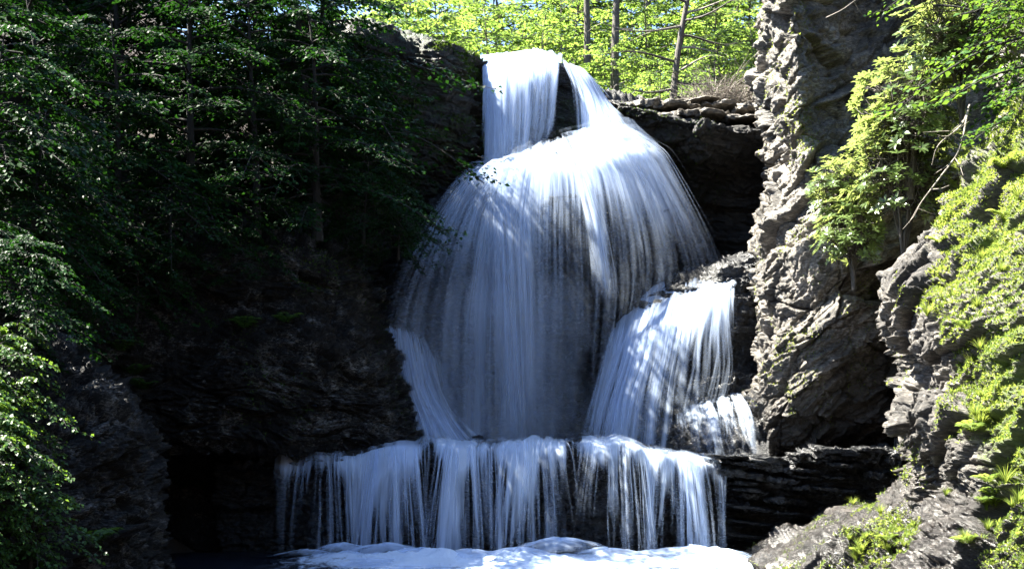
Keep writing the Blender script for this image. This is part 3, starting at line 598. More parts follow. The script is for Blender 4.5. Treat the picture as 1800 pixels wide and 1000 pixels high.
POOL = bpy.data.objects['plunge_pool']
POOL.location.z = -0.28
def splash(cx, cy, rx, ry, h, seed, dm=.8):
    nt_, nr = 90, 30; th = np.linspace(0, 2*pi, nt_); q = np.linspace(0, 1, nr); TH, Qr = np.meshgrid(th, q)
    base = np.stack([np.cos(TH).ravel()*1.5, np.sin(TH).ravel()*1.5, Qr.ravel()*2 + seed], 1)
    nb = fbm(base, 4, seed).reshape(TH.shape); nb[:, -1] = nb[:, 0]
    X_ = cx + np.cos(TH)*rx*Qr*(1 + .3*nb); Y_ = cy + np.sin(TH)*ry*Qr*(1 + .3*nb); Z_ = .02 + h*(1 - Qr**2)**1.6*(1 + .2*nb)
    me = mesh_np('spray_mound', np.stack([X_, Y_, Z_], -1), grid_faces(nr, nt_), 4)
    fattr(me, 'dens', np.clip((1.1 - Qr*1.15)*dm, 0, 1)); catm(me, 'flow', np.stack([np.cos(TH)*rx*.6 + seed, Qr*rx*1.5, np.sin(TH)*2], -1))
    me.polygons.foreach_set('use_smooth', np.ones(len(me.polygons), bool)); o = link('spray_mound', me, POOL, M['spray']); o['kind'] = 'stuff'
M['spray'] = fall_mat('foaming spray', fu=1.6, fv=0.8, contrast=0.9, amax=0.8, det=3)
for i, (mx_, my_, rr, hh) in enumerate(((-5.3, 33.9, 1.0, .35), (-4.4, 33.7, 1.1, .55), (-3.3, 33.3, 1.3, .6), (-2.3, 32.9, 1.3, .5), (-1.0, 32.5, 1.2, .5), (0.2, 32.5, 1.2, .55), (1.2, 32.7, 1.6, .85), (2.4, 32.6, 1.2, .55), (3.5, 33.1, 1.1, .4), (4.5, 33.1, 1.2, .55), (5.2, 33.0, 1.2, .5), (-3.6, 31.8, 1.3, .3), (0.4, 31.2, 1.5, .3), (2.0, 31.4, 1.2, .28), (-2.2, 30.6, 1.4, .25), (1.4, 30.0, 1.6, .28), (3.8, 31.2, 1.5, .3), (5.2, 31.0, 1.3, .25), (-0.6, 29.6, 1.4, .22))):
    splash(mx_, my_, rr*1.5, rr, hh*.8, 300 + i)

# ---------------------------------------------------------------- vegetation builders
def leaf_mesh(name, base, tip, nrm, size, wr, tint, mat, fold=0.18, long=False):
    n = len(base); tip = tip/(np.linalg.norm(tip, axis=1, keepdims=True)+1e-9)
    side = np.cross(tip, nrm); side /= np.linalg.norm(side, axis=1, keepdims=True) + 1e-9; up = np.cross(side, tip)
    s = size[:, None]; wd = (size*wr)[:, None]
    if not long:
        V = np.stack([base, base + tip*s*0.42 - side*wd*0.5 + up*s*fold*0.4, base + tip*s*0.5, base + tip*s*0.42 + side*wd*0.5 + up*s*fold*0.4, base + tip*s - up*s*0.12], 1)
        f = np.array([[0, 2, 4, 1], [0, 3, 4, 2]]); k = 5
    else:
        V = np.stack([base, base+tip*s*.3-side*wd*.45, base+tip*s*.3+up*s*-.02, base+tip*s*.3+side*wd*.45, base+tip*s*.72-side*wd*.42-up*s*.05, base+tip*s*.72-up*s*.08, base+tip*s*.72+side*wd*.42-up*s*.05, base+tip*s-up*s*.2], 1)
        f = np.array([[0, 0, 2, 1], [0, 3, 2, 2], [1, 2, 5, 4], [2, 3, 6, 5], [4, 5, 7, 7], [5, 6, 7, 7]]); k = 8
        f = np.array([[1, 2, 5, 4], [2, 3, 6, 5]]); f3 = np.array([[0, 2, 1], [0, 3, 2], [4, 5, 7], [5, 6, 7]])
    o = np.arange(n)[:, None, None]*k
    if not long:
        me = mesh_np(name, V.reshape(-1, 3), (o + f[None]).reshape(-1, 4), 4)
    else:
        ft = np.concatenate([f3, f[:, [0, 1, 2]], f[:, [0, 2, 3]]]); me = mesh_np(name, V.reshape(-1, 3), (o + ft[None]).reshape(-1, 3), 3)
    fattr(me, 'tint', np.repeat(tint, k)); me.materials.append(M[mat]); return me
class Tubes:
    def __init__(s): s.V = []; s.F = []; s.n = 0
    def add(s, pts, rad, k=6):
        pts = np.asarray(pts, float); m = len(pts); rad = np.broadcast_to(np.asarray(rad, float), (m,))
        t = np.gradient(pts, axis=0); t /= np.linalg.norm(t, axis=1, keepdims=True) + 1e-9
        ref = np.where(np.abs(t[:, 2:3]) > 0.9, np.array([[1., 0, 0]]), np.array([[0, 0, 1.]]))
        a = np.cross(t, ref); a /= np.linalg.norm(a, axis=1, keepdims=True) + 1e-9; b = np.cross(t, a)
        th = np.arange(k)*2*pi/k
        s.V.append((pts[:, None] + rad[:, None, None]*(np.cos(th)[None, :, None]*a[:, None] + np.sin(th)[None, :, None]*b[:, None])).reshape(-1, 3))
        i = np.arange(m-1)[:, None]*k; j = np.arange(k)[None, :]; j2 = (j+1) % k
        s.F.append(s.n + np.stack([i+j, i+j2, i+k+j2, i+k+j], -1).reshape(-1, 4)); s.n += m*k
    def mesh(s, name, mat):
        me = mesh_np(name, np.concatenate(s.V), np.concatenate(s.F), 4); me.polygons.foreach_set('use_smooth', np.ones(len(me.polygons), bool))
        me.materials.append(M[mat]); return me
def make_tree(seed, H, cb, R, nl, leaf, mat, bark, trunk_r=0.12, nsub=9, nlf=13, droop=0.5, rise=0.35, lean=0.3, wr=0.72, topshape=0.35, spread=0.35):
    """tapered trunk, limbs that rise then arch, side twigs in flat layered sprays of leaves"""
    r = np.random.default_rng(seed); T = Tubes(); B = []; TP = []; NR = []; SZ = []; TI = []
    tt = np.linspace(0, 1, 12); la = r.random()*6.28
    tr = np.stack([cos(la)*lean*tt**1.5*H*0.25 + 0.05*H*0.1*np.sin(tt*7), sin(la)*lean*tt**1.5*H*0.25 + 0.005*H*np.sin(tt*5+1), tt*H], 1)
    tr[0, 2] = -0.4
    T.add(tr, trunk_r*(1-tt*0.85) + trunk_r*0.5*np.exp(-tt*14), 8)
    for i in range(nl):
        f = cb + (0.97-cb)*(i + r.random()*0.8)/nl; p0 = np.array([np.interp(f, tt, tr[:, k]) for k in range(3)])
        az = i*2.399 + r.random()*0.7; g = (f-cb)/(1-cb)
        L = R*(0.55 + 0.6*r.random())*(1 - (g**1.6)*(1-topshape))*(0.75 + 0.5*min(1, g*4))
        s = np.linspace(0, 1, 8); el = rise*(0.6 + 0.8*r.random())*(0.5+g)
        dirh = np.array([cos(az), sin(az), 0]); bend = (r.random()-.5)*0.6
        sd = np.array([-sin(az), cos(az), 0])
        lp = p0 + dirh*(s*L)[:, None] + sd*(bend*s**2*L*0.5)[:, None] + np.array([0, 0, 1])*((s*el - s**2*droop*(0.5+0.5*r.random()))*L)[:, None]
        T.add(lp, trunk_r*0.30*(1-0.3*g)*(1-s*0.85)+0.006, 5)
        ltint = r.random()*0.5
        for j in range(nsub):
            q = 0.22 + 0.78*(j + r.random())/nsub; bp = np.array([np.interp(q, s, lp[:, k]) for k in range(3)])
            sg = 1 if j % 2 else -1; ang = az + sg*(0.55 + 0.5*r.random())*(1 - 0.6*(q > 0.93)); SL = L*spread*(1.15-q*0.6)*(0.7+0.6*r.random())
            m = np.linspace(0, 1, nlf); dr = np.array([cos(ang), sin(ang), 0.05 - 0.35*r.random()*droop])
            sp = bp + dr*(m*SL)[:, None] - np.array([0, 0, 1])*(m**2*SL*0.3*droop)[:, None]
            T.add(sp[[0, nlf//2, -1]], np.array([0.012, 0.008, 0.004]), 3)
            n = nlf; alt = np.where(np.arange(n) % 2, 1, -1)*(0.5 + 0.7*r.random(n)); alt[-1] = 0
            aa = ang + alt
            B.append(sp + (r.random((n, 3))-.5)*np.array([1, 1, .5])*0.09*L)
            TP.append(np.stack([np.cos(aa), np.sin(aa), -0.15 - 0.7*r.random(n)*droop], 1))
            NR.append(np.stack([(r.random(n)-.5)*1.5, (r.random(n)-.5)*1.5, np.ones(n)], 1))
            SZ.append(leaf*(0.65 + 0.6*r.random(n))); TI.append(np.clip(ltint + r.random(n)*0.5, 0, 1))
    crown = leaf_mesh('crown', np.concatenate(B), np.concatenate(TP), np.concatenate(NR), np.concatenate(SZ), wr, np.concatenate(TI), mat)
    return T.mesh('trunk', bark), crown
PROTO = {}
def tree(kind, name, loc, rz, sc, label, cat='tree', group=None):
    if kind not in PROTO: raise KeyError(kind)
    tm, cm = PROTO[kind]
    e = empty(name, loc, rz, sc); tag(e, label, cat, group)
    link('trunk' if cat == 'tree' else 'stems', tm, e); link('crown' if cat == 'tree' else 'foliage', cm, e)
    return e
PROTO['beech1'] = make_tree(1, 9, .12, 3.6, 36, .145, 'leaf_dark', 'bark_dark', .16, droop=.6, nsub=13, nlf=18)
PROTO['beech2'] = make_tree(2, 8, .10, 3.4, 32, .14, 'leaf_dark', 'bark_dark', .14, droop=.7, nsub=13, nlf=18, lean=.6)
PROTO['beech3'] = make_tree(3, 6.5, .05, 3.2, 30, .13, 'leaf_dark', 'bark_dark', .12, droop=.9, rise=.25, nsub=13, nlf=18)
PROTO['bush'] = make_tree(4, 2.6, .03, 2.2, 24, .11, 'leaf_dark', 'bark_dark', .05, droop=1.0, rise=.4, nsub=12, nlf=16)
PROTO['bramble'] = make_tree(5, 1.5, .02, 1.3, 22, .10, 'leaf_mid', 'bark_dark', .03, droop=1.1, rise=.5, nsub=8, nlf=10, wr=.8)
PROTO['sap1'] = make_tree(6, 6, .08, 2.3, 34, .16, 'leaf_bright', 'bark', .07, droop=.4, nsub=9, nlf=10, wr=.6)
PROTO['sap2'] = make_tree(7, 4.5, .05, 2.2, 30, .15, 'leaf_bright', 'bark', .06, droop=.5, nsub=9, nlf=10, wr=.65)
PROTO['sap3'] = make_tree(8, 8, .15, 2.8, 36, .18, 'leaf_bright', 'bark', .09, droop=.35, nsub=9, nlf=10)
PROTO['tall'] = make_tree(9, 20, .5, 4.0, 26, .24, 'leaf_bright', 'bark', .24, droop=.3, nsub=8, nlf=9, lean=.12)
PROTO['sprig'] = make_tree(10, 0.9, .02, .7, 16, .085, 'moss', 'bark', .012, droop=.7, rise=.8, nsub=6, nlf=8, wr=.5)

def on_ground(px, Y):
    x = at(px, 500, Y)[0]; return np.array([x, Y, float(terrain_h(x, Y)) - 0.05])
def on_sheet(sheet, px, py):
    P, n, o = SHEETS[sheet]; qx, qy = proj(P); d = (qx-px)**2 + (qy-py)**2
    near = np.where(d < d.min() + 60)[0]; k = near[np.argmin(P[near, 1])]
    return P[k], n[k]

# left bank trees: (px, py, Y, kind, scale, label)
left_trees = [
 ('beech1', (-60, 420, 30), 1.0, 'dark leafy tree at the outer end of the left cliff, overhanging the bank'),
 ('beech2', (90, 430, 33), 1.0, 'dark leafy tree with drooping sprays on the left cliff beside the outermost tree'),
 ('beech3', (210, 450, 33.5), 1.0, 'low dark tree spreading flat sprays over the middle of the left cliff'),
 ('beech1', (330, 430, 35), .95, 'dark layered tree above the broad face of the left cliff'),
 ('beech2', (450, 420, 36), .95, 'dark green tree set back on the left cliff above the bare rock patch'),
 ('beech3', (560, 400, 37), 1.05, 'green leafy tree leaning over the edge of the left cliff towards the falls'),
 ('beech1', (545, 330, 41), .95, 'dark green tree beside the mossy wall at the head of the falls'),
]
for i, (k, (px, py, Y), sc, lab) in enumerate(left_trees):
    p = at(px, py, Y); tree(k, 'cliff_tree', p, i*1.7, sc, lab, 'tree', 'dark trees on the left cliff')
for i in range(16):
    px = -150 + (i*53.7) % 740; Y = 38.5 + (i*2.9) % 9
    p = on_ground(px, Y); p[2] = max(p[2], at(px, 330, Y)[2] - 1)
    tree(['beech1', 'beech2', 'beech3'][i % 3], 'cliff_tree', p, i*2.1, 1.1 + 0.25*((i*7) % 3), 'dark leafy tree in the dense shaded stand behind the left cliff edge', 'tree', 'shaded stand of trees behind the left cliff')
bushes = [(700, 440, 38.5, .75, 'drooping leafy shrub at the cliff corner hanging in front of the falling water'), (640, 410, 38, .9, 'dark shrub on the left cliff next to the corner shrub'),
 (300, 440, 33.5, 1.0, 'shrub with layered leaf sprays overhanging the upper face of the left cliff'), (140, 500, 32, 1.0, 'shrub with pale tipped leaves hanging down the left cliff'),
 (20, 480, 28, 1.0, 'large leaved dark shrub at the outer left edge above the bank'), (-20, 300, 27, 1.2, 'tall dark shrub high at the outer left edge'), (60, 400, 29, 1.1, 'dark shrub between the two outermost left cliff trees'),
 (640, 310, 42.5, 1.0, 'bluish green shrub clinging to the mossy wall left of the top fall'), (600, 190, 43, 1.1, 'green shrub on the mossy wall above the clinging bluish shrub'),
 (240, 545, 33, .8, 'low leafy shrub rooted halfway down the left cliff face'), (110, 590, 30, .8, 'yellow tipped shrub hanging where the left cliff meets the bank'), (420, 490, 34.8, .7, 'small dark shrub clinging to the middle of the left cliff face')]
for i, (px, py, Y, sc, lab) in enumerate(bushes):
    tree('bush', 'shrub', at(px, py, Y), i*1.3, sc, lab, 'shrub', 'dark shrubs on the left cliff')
for i, (px, py, lab) in enumerate(((30, 585, 'dark shrub on top of the left bank above the brambles'), (-30, 560, 'dense dark shrub at the outer end of the left bank'))):
    p, n = on_sheet('bank_left', px, py); tree('bush', 'shrub', p, i*2.2, .75, lab, 'shrub', 'dark shrubs on the left bank')
br = [(20, 640), (-10, 700), (25, 760), (0, 810), (-30, 850), (30, 880), (-10, 940), (60, 975), (-40, 760), (-20, 990)]
for i, (px, py) in enumerate(br):
    p, n = on_sheet('bank_left', px, py); tree('bramble', 'bramble', p, i*1.9, .55 + .25*((i*5) % 3)/2, 'green leafy bramble sprawling on the dark stony lower left bank', 'shrub', 'brambles on the left bank')

# bright woodland above the falls
k = 0
for i, (px, Y) in enumerate(((690, 53), (740, 54), (650, 57), (720, 60), (780, 56), (600, 60), (760, 66), (680, 70))):
    tree(('sap3', 'sap1')[i % 2], 'sapling', on_ground(px, Y), i*1.7, 1.1, 'green sapling on the slope above the mossy wall left of the crest', 'tree', 'saplings above the mossy wall')
for row, (Y0, n, x0, x1) in enumerate(((51.5, 9, 770, 1330), (55, 10, 740, 1360), (60, 12, 700, 1380), (68, 14, 690, 1400), (80, 16, 680, 1420))):
    for i in range(n):
        px = x0 + (x1-x0)*(i + 0.5)/n + 18*sin(i*5.1 + row*2); Y = Y0 + 1.5*sin(i*3.7 + row)
        tree(['sap2', 'sap1', 'sap3', 'sap1', 'sap3'][row] if i % 3 else ['sap1', 'sap2', 'sap1', 'sap3', 'sap3'][row], 'sapling', on_ground(px, Y), k*1.3, (.8, .95, 1, 1.2, 1.5)[row]*(0.85 + 0.3*((k*7) % 5)/4),
             'bright green sapling in the sunlit thicket above the falls', 'tree', 'sunlit saplings above the falls'); k += 1
for px, Y, sc, rz, lab in ((1030, 58, .9, 0, 'straight grey tree trunk standing behind the top of the falls'), (1088, 57, 1.0, 2, 'thicker grey tree trunk leaning slightly right behind the top of the falls'), (1150, 75, 1.0, 4, 'far grey tree between the leaning trunk and the dead conifer')):
    tree('tall', 'forest_tree', on_ground(px, Y), rz, sc, lab, 'tree', 'tall trees above the falls')

# ---------------------------------------------------------------- evergreen shrubs with leaf rosettes
def make_rhodo(seed, W, D, H, n, leaf):
    r = np.random.default_rng(seed); T = Tubes(); B = []; TP = []; NR = []; SZ = []; TI = []
    stems = []
    for i in range(7):
        az = i*0.9 + r.random(); s = np.linspace(0, 1, 9); e = np.array([cos(az)*W*.32*r.random()**.5, sin(az)*D*.32, H*(.5+.4*r.random())])
        p = e*s[:, None]**np.array([[1.3, 1.3, .9]]) + 0.06*np.sin(s*9 + i)[:, None]*np.array([1, .5, 0]); p[0, 2] = -.3
        T.add(p, .045*(1-s*.7), 6); stems.append(p)
    for i in range(n):
        a = r.random()*6.28; c = r.random()*1.75 - .75; q = (1-min(c, 1)**2)**.5 if c < 1 else 0; rad = (.45 + .55*r.random()**.5)
        c = min(c, 1); p = np.array([cos(a)*q*W*.5*rad, sin(a)*q*D*.5*rad, H*.55 + c*H*.45*rad])
        p[:2] *= 1 + .25*sin(a*3 + seed) ; p += (r.random(3)-.5)*.25
        st = stems[r.integers(len(stems))]; b = st[r.integers(3, 9)]
        m = (b+p)/2 + np.array([0, 0, -.12]); T.add(np.stack([b, m, p]), np.array([.018, .012, .007]), 4)
        ax = p - np.array([0, 0, H*.35]); ax /= np.linalg.norm(ax) + 1e-6; ax = ax + np.array([0, 0, .8]); ax /= np.linalg.norm(ax)
        u = np.cross(ax, [.3, .8, .1]); u /= np.linalg.norm(u); v = np.cross(ax, u); k = r.integers(7, 11); th = np.arange(k)*2*pi/k + r.random()*6 + (r.random(k)-.5)*.5
        rd = np.cos(th)[:, None]*u + np.sin(th)[:, None]*v; up = (.15 + .5*r.random(k))[:, None]
        B.append(p + rd*.015); TP.append(rd + ax*up); NR.append(ax*1.0 - rd*up + (r.random((k, 3))-.5)*.3); SZ.append(leaf*(.6 + .5*r.random(k))); TI.append(np.clip(r.random()*.5 + r.random(k)*.5, 0, 1))
    f = leaf_mesh('foliage', np.concatenate(B), np.concatenate(TP), np.concatenate(NR), np.concatenate(SZ), .34, np.concatenate(TI), 'leaf_rhodo', long=True)
    return T.mesh('stems', 'bark'), f
PROTO['rhodo1'] = make_rhodo(1, 3.2, 2.0, 3.6, 330, .22)
PROTO['rhodo2'] = make_rhodo(2, 2.4, 1.6, 2.2, 220, .20)
for px, py, Y, kd, rz, lab in ((1590, 440, 31.5, 'rhodo1', 0, 'large sunlit evergreen shrub with leaf rosettes hanging on the right buttress'), (1600, 330, 31, 'rhodo1', 2, 'upper evergreen shrub with long glossy leaves above the large sunlit one'),
    (1500, 490, 33, 'rhodo2', 1, 'small evergreen shrub trailing below the large sunlit shrub on the buttress'), (1690, 200, 30, 'rhodo1', 3.5, 'shaded evergreen shrub under the tree at the top of the right bank'), (1480, 420, 34, 'rhodo2', 4, 'small pale evergreen shrub on the left edge of the large sunlit shrub')):
    tree(kd, 'evergreen_shrub', at(px, py, Y), rz, 1.0, lab, 'shrub', 'evergreen shrubs on the right cliff')
PROTO['rtree'] = make_tree(31, 7, .05, 3.2, 36, .16, 'leaf_mid', 'bark_dark', .12, droop=.6, nsub=10, nlf=11)
for px, py, Y, sc, rz, lab in ((1840, 230, 27.5, .7, 0, 'green tree growing at the top of the mossy right bank'), (1900, 200, 27, 1.0, 2, 'dense green tree beyond the edge of the right bank'), (1740, 90, 33, .8, 1, 'dark green tree on the buttress behind the shaded evergreen shrub')):
    tree('rtree', 'bank_tree', at(px, py, Y), rz, sc, lab, 'tree', 'trees on the right bank')

# ---------------------------------------------------------------- moss, weeds, ferns
def scatter(name, sheet, wfun, n, size, mat, label, seed, wr=.4, lift=.5):
    P, nn, o = SHEETS[sheet]; r = np.random.default_rng(seed); px, py = proj(P)
    wt = np.clip(wfun(P, nn, px, py), 0, None)
    wt = wt*((px > -80) & (px < 1880) & (py > -60) & (py < 1060)); wt = wt/wt.sum()
    k = r.choice(len(P), n, p=wt); b = P[k] + (r.random((n, 3))-.5)*.05; n0 = nn[k]
    tip = n0*lift + (r.random((n, 3))-.5)*1.4 + np.array([0, 0, .35]); nr = np.cross(tip, r.random((n, 3))-.5) + np.array([0, 0, .8])
    cl = .5 + .5*fbm(b*1.1, 3, seed)
    me = leaf_mesh(name, b - n0*.01, tip, nr, size*(.5 + r.random(n)), wr, np.clip(cl*.9 + (r.random(n)-.5)*.5, 0, 1), mat)
    ob = link(name, me); return tag(ob, label, 'moss', None, 'stuff')
nz = lambda P, f, s: fbm(P*f, 4, s)
scatter('moss', 'bank_right', lambda P, n, px, py: smooth(.0, .3, nz(P, .5, 91) + .75*smooth(1600, 1760, px - (py-600)*.10) - .28)*smooth(-.2, .5, n[:, 2] + .3), 130000, .06, 'moss', 'bright yellow-green moss and low weeds over the right bank', 1)
scatter('moss', 'buttress_right', lambda P, n, px, py: smooth(.05, .3, nz(P, .6, 95) + .35*smooth(300, 100, py)*smooth(1450, 1400, px) - .05 + .25*smooth(1480, 1560, px)*smooth(330, 430, py)*smooth(620, 500, py))*smooth(-.1, .5, n[:, 2] + .2), 9000, .06, 'moss', 'thin patches of pale moss on the sunlit buttress', 2)
scatter('moss', 'cliff_upper_left', lambda P, n, px, py: smooth(.0, .35, nz(P, .7, 96) + .2*smooth(740, 820, px))*smooth(-.4, .3, n[:, 2] + .3), 16000, .095, 'moss_dark', 'dark green moss hanging on the wall left of the top fall', 3)
scatter('moss', 'cliff_left', lambda P, n, px, py: smooth(.1, .4, nz(P, .5, 97) + .2*smooth(600, 450, py))*smooth(-.4, .4, n[:, 2] + .2), 7000, .07, 'moss_dark', 'sparse dark moss in the cracks of the left cliff', 4)
scatter('moss', 'rock_crest', lambda P, n, px, py: smooth(950, 985, px)*smooth(1040, 1010, px)*smooth(140, 180, py), 1500, .06, 'moss_dark', 'green moss on the bare rock between the two top streams', 5)
scatter('moss', 'rock_overhang', lambda P, n, px, py: smooth(.1, .4, nz(P, .5, 98) + .35*np.exp(-((py-335)/25)**2)), 2500, .07, 'moss_dark', 'faint green moss under the overhanging shelf', 6)
def make_tuft(seed, H, n):
    r = np.random.default_rng(seed); V = []; Fq = []; TI = []; c = 0; K = 5
    for i in range(n):
        a = r.random()*6.28; l = H*(.5+.6*r.random()); s = np.linspace(0, 1, K); o = .35 + .8*r.random()
        p = np.stack([cos(a)*(s**1.5*o*l*.7 + .02), sin(a)*(s**1.5*o*l*.7 + .02), l*(s - .35*o*s**2)], 1); sd = np.array([-sin(a), cos(a), 0])*.006*H/.4
        wv = (1 - s**2)[:, None] + .03
        V.append(np.stack([p - sd*wv, p + sd*wv], 1).reshape(-1, 3)); b = c + np.arange(K-1)*2
        Fq.append(np.stack([b, b+1, b+3, b+2], 1)); c += K*2; TI.append(np.full(K*2, r.random()))
    me = mesh_np('blades', np.concatenate(V), np.concatenate(Fq), 4); fattr(me, 'tint', np.concatenate(TI)); return me
def make_fern(seed, Lf, nf):
    r = np.random.default_rng(seed); B = []; TP = []; NR = []; SZ = []
    for i in range(nf):
        a = i*6.28/nf + r.random()*.5; s = np.linspace(.08, 1, 16); l = Lf*(.7+.5*r.random()); d = np.array([cos(a), sin(a), 0]); sd = np.array([-sin(a), cos(a), 0])
        p = d*(s*l*.8)[:, None] + np.array([0, 0, 1])*(l*(1.15*s - .8*s**2))[:, None]
        for g in (-1, 1):
            B.append(p); TP.append(np.tile(sd*g + d*.5, (16, 1)) + (r.random((16, 3))-.5)*.2); NR.append(np.tile([0, 0, 1.], (16, 1)) + d*.3); SZ.append(l*.30*np.sin(np.clip(s*.9+.12, 0, 1)*pi)**.7 + .01)
    B = np.concatenate(B); n = len(B)
    return leaf_mesh('fronds', B, np.concatenate(TP), np.concatenate(NR), np.concatenate(SZ), .3, r.random(n), 'moss')
TUFT = [make_tuft(s, .34, 80) for s in (1, 2, 3)]; FERN = [make_fern(s, .36, 9) for s in (1, 2)]
for m_ in TUFT: m_.materials.append(M['moss'])
FERN_D = [m_.copy() for m_ in FERN]
for m_ in FERN_D: m_.materials.clear(); m_.materials.append(M['leaf_mid'])
r_ = np.random.default_rng(5)
for i in range(46):
    t_ = r_.random(); px, py = (1480 + 320*r_.random(), 850 + 140*r_.random()) if i < 22 else (1690 + 110*r_.random(), 560 + 300*r_.random()) if i < 34 else (1620 + 180*r_.random(), 300 + 250*r_.random())
    p, n = on_sheet('bank_right', px, py)
    if i % 3 == 2: o = link('fern', FERN[i % 2]); tag(o, 'small bright fern rooted in the mossy right bank', 'fern', 'ferns on the right bank')
    else: o = link('grass_tuft', TUFT[i % 3]); tag(o, 'tuft of sunlit grass on the mossy right bank', 'grass', 'grass tufts on the right bank')
    o.location = tuple(p - n*.02); o.rotation_euler = (0.3*(r_.random()-.5), 0.3*(r_.random()-.5), r_.random()*6.28); q = .6 + .7*r_.random(); o.scale = (q, q, q)
for i, (px, py) in enumerate(((240, 660), (255, 680), (430, 570), (500, 560), (360, 860), (320, 850), (170, 960), (60, 990), (220, 620))):
    p, n = on_sheet('cliff_left' if px > 200 else 'bank_left', px, py); o = link('fern', FERN_D[i % 2]); o.location = tuple(p - n*.02); o.rotation_euler = (0, 0, i*1.1); o.scale = (1.6, 1.6, 1.6)
    tag(o, 'dark green fern growing from a crack in the shaded left rock', 'fern', 'ferns on the left rocks')

# ---------------------------------------------------------------- dead wood
def dead_conifer():
    T = Tubes(); s = np.linspace(0, 1, 14); b = on_ground(1178, 49.5); b[2] -= .1; H = 13; b[0] -= .35
    top = np.array([1.9, 0.8, H]); tr = top*s[:, None] + np.array([.12, 0, 0])*np.sin(s*14)[:, None]; tr[:, 0] = 1.9*s**1.15*1.0 + .08*np.sin(s*9)
    T.add(tr, .20*(1-s*.75), 8); e = empty('dead_conifer', b); link('trunk', T.mesh('trunk', 'bark'), e)
    r = np.random.default_rng(8); m = 0
    for i in range(26):
        f = .12 + .85*i/26; p0 = np.array([np.interp(f, s, tr[:, k]) for k in range(3)]); sg = 1 if i % 3 else -1; az = (0 if sg > 0 else pi) + (r.random()-.5)*1.6
        L = 1.6 + 2.2*r.random(); q = np.linspace(0, 1, 7); p = p0 + np.array([cos(az), sin(az), 0])*(q*L)[:, None] + np.array([0, 0, 1])*(.12*np.sin(q*4 + i)*L*.5 + (r.random()-.4)*.3*q*L)[:, None]
        B = Tubes(); B.add(p, .06*(1-q*.8), 5); wm = 'deadwood' if i % 2 else 'bark'; bo = link('branch', B.mesh('branch', wm), e)
        for j in range(5):
            g = p[2 + j % 5]; d = np.array([cos(az + (r.random()-.5)*2.2), sin(az + (r.random()-.5)*2.2), (r.random()-.6)*.8]); B = Tubes(); B.add(np.stack([g, g + d*.3*L*.5, g + d*.3*L + np.array([0, 0, -.1])]), np.array([.012, .008, .004]), 3); link('twig', B.mesh('twig', wm), bo)
    tag(e, 'leaning conifer with bare dead branches behind the rock shelf', 'tree')
dead_conifer()
def brush(name, c, W, H, n, label, seed):
    r = np.random.default_rng(seed); T = Tubes()
    for i in range(n):
        a = r.random()*6.28; L = W*(.5 + .7*r.random()); q = np.linspace(0, 1, 7); p0 = np.array([(r.random()-.5)*W*.7, (r.random()-.5)*.8, r.random()*H*.25 - .1])
        d = np.array([cos(a)*.9, sin(a)*.4, .25 + .9*r.random()]); p = p0 + d*(q*L*.7)[:, None] + np.array([0, 0, -1])*(q**2*L*.35*r.random())[:, None] + (r.random((7, 3))-.5)*.05
        T.add(p, .016*(1-q*.8)*(.5 + r.random()), 3)
    o = link(name, T.mesh(name, 'deadwood')); o.location = tuple(c); return tag(o, label, 'brush')
brush('dead_brush', at(1290, 186, 45.6), 2.4, 2.6, 220, 'tangle of pale dead twigs beside the buttress above the rock shelf', 4)
brush('dead_brush', at(1225, 184, 46.2), 2.0, 1.2, 90, 'smaller tangle of dead twigs at the foot of the dead conifer', 5)
def twig(name, pts, rad, label, subs=0, seed=0, mat='deadwood'):
    P = np.array([at(*p) for p in pts]); P = _cr(P, 24); T = Tubes(); s = np.linspace(0, 1, 24); T.add(P, rad*(1-s*.7), 6); r = np.random.default_rng(seed)
    for i in range(subs):
        k = r.integers(4, 20); d = (r.random(3)-.5)*np.array([1.6, .8, 1.2]) + (P[k+2]-P[k])*3; d /= np.linalg.norm(d); L = .4 + .6*r.random()
        T.add(np.stack([P[k], P[k] + d*L*.5 + (r.random(3)-.5)*.08, P[k] + d*L]), np.array([rad*.45, rad*.3, rad*.15]), 4)
    o = link(name, T.mesh(name, mat)); return tag(o, label, 'branch')
twig('dead_branch', [(1705, 185, 28.8), (1690, 220, 28.6), (1650, 255, 28.4), (1638, 290, 28.6)], .03, 'bare pale branch hanging from the upper right bank', 5, 1)
twig('dead_branch', [(1702, 195, 28.7), (1685, 265, 28.4), (1650, 315, 28.2), (1620, 355, 28.2), (1598, 392, 28.5)], .028, 'long forked bare root dangling in front of the buttress', 6, 2)
twig('mossy_branch', [(1660, 180, 29.5), (1640, 205, 29.3), (1632, 245, 29.2), (1615, 295, 29.4)], .06, 'moss covered hanging stem beside the dangling root', 3, 3, 'moss_bark') if 'moss_bark' in M else None
twig('dead_branch', [(1452, 32, 34.6), (1480, 18, 34.4), (1502, 2, 34.3), (1530, -20, 34.4)], .02, 'thin bleached stick jutting from the dark top of the buttress', 2, 4)
twig('dead_branch', [(1640, 10, 29), (1680, 12, 28.8), (1710, 20, 28.6), (1740, 38, 28.4)], .03, 'dark branch reaching across the top of the right bank', 3, 5, 'bark_dark')

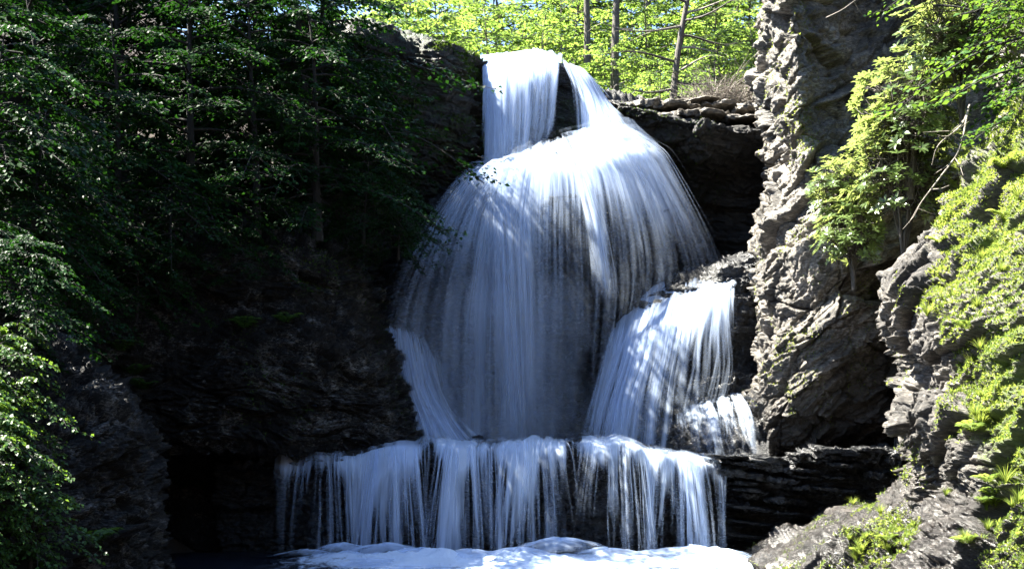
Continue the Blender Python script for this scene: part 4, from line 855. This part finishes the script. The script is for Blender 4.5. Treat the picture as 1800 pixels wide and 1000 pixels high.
# ---------------------------------------------------------------- loose slabs bedded in the ledges
def slab_mesh(seed, mat):
    r = np.random.default_rng(seed); nu, nv = 44, 15; th = np.linspace(0, 2*pi, nu, endpoint=False)
    prof = np.concatenate([np.linspace([.0, -.5], [.95, -.5], 4), np.linspace([1, -.4], [1, .4], 6), np.linspace([.95, .5], [.0, .5], 5)])
    R = .8 + .3*fbm(np.stack([np.cos(th)*1.3, np.sin(th)*1.3, th*0 + seed*7.7], 1), 3, seed)
    P = np.stack([np.outer(prof[:, 0], np.cos(th)*R), np.outer(prof[:, 0], np.sign(np.sin(th))*np.abs(np.sin(th))**.7*R), np.repeat(prof[:, 1:2], nu, 1)], -1).reshape(-1, 3)
    v, e = facets(P*np.array([2.2, 2.2, 1.5]) + seed*3.3, seed); v2, _ = facets(P*np.array([6, 6, 3]) + seed*3.3, seed+9)
    rad = P*np.array([1, 1, 0]); P = P + rad*(.16*v + .08*v2)[:, None]; P[:, 2] += .45*v + .2*v2
    i = np.arange(nv-1)[:, None]*nu; j = np.arange(nu)[None, :]; j2 = (j+1) % nu
    me = mesh_np('slab', P, np.stack([i+j, i+j2, i+nu+j2, i+nu+j], -1).reshape(-1, 4), 4); me.materials.append(M[mat]); return me
SW = [slab_mesh(s, 'rock_wet') for s in range(5)]; SL = [slab_mesh(s+9, 'rock_light') for s in range(5)]
def slab(parent, mesh, px, py, Y, L, D, H, rot):
    o = link('slab', mesh, SHEETS[parent][2]); o.location = tuple(at(px, py, Y)); o.scale = (L/2, D/2, H); o.rotation_euler = rot; return o
rs = np.random.default_rng(12)
for row, (y0, y1, Yo) in enumerate(((806, 788, .0), (818, 800, .1), (836, 812, .0), (850, 830, .35), (872, 850, .45), (894, 868, .4), (918, 890, .3), (944, 915, .2))):
    px = 1272 + rs.random()*40
    while px < (1585 if row < 4 else 1500 - (row-4)*28):
        L = .5 + 1.5*rs.random()**1.5; f = (px-1270)/310; slab('ledge_lower', SW[rs.integers(5)], px, y0 + (y1-y0)*f + 6*(rs.random()-.5), 34.75 - .7*f + Yo + .35*(rs.random()-.5), L, 1.2, .06 + .14*rs.random()**2, (.08*(rs.random()-.5), .10 + .10*(rs.random()-.5), rs.random()*.8))
        px += L/.0155*(.55 + .5*rs.random())
for i, (px, py, Y, L, D, H) in enumerate(((1130, 190, 45, 1.6, 2, .2), (1185, 192, 44.6, 1.8, 2, .16), (1225, 186, 45.2, 2.2, 2.4, .14), (1275, 190, 44.7, 2.0, 2, .16), (1320, 196, 44, 1.7, 2, .18), (1200, 205, 44, 1.9, 1.6, .16), (1255, 208, 43.8, 2.0, 1.6, .16), (1312, 212, 43.5, 1.8, 1.6, .16))):
    slab('rock_overhang', SL[i % 5], px, py, Y, L, D, H, (.05*sin(i*3), .05 + .06*sin(i*2.3), i*.9 % .5))
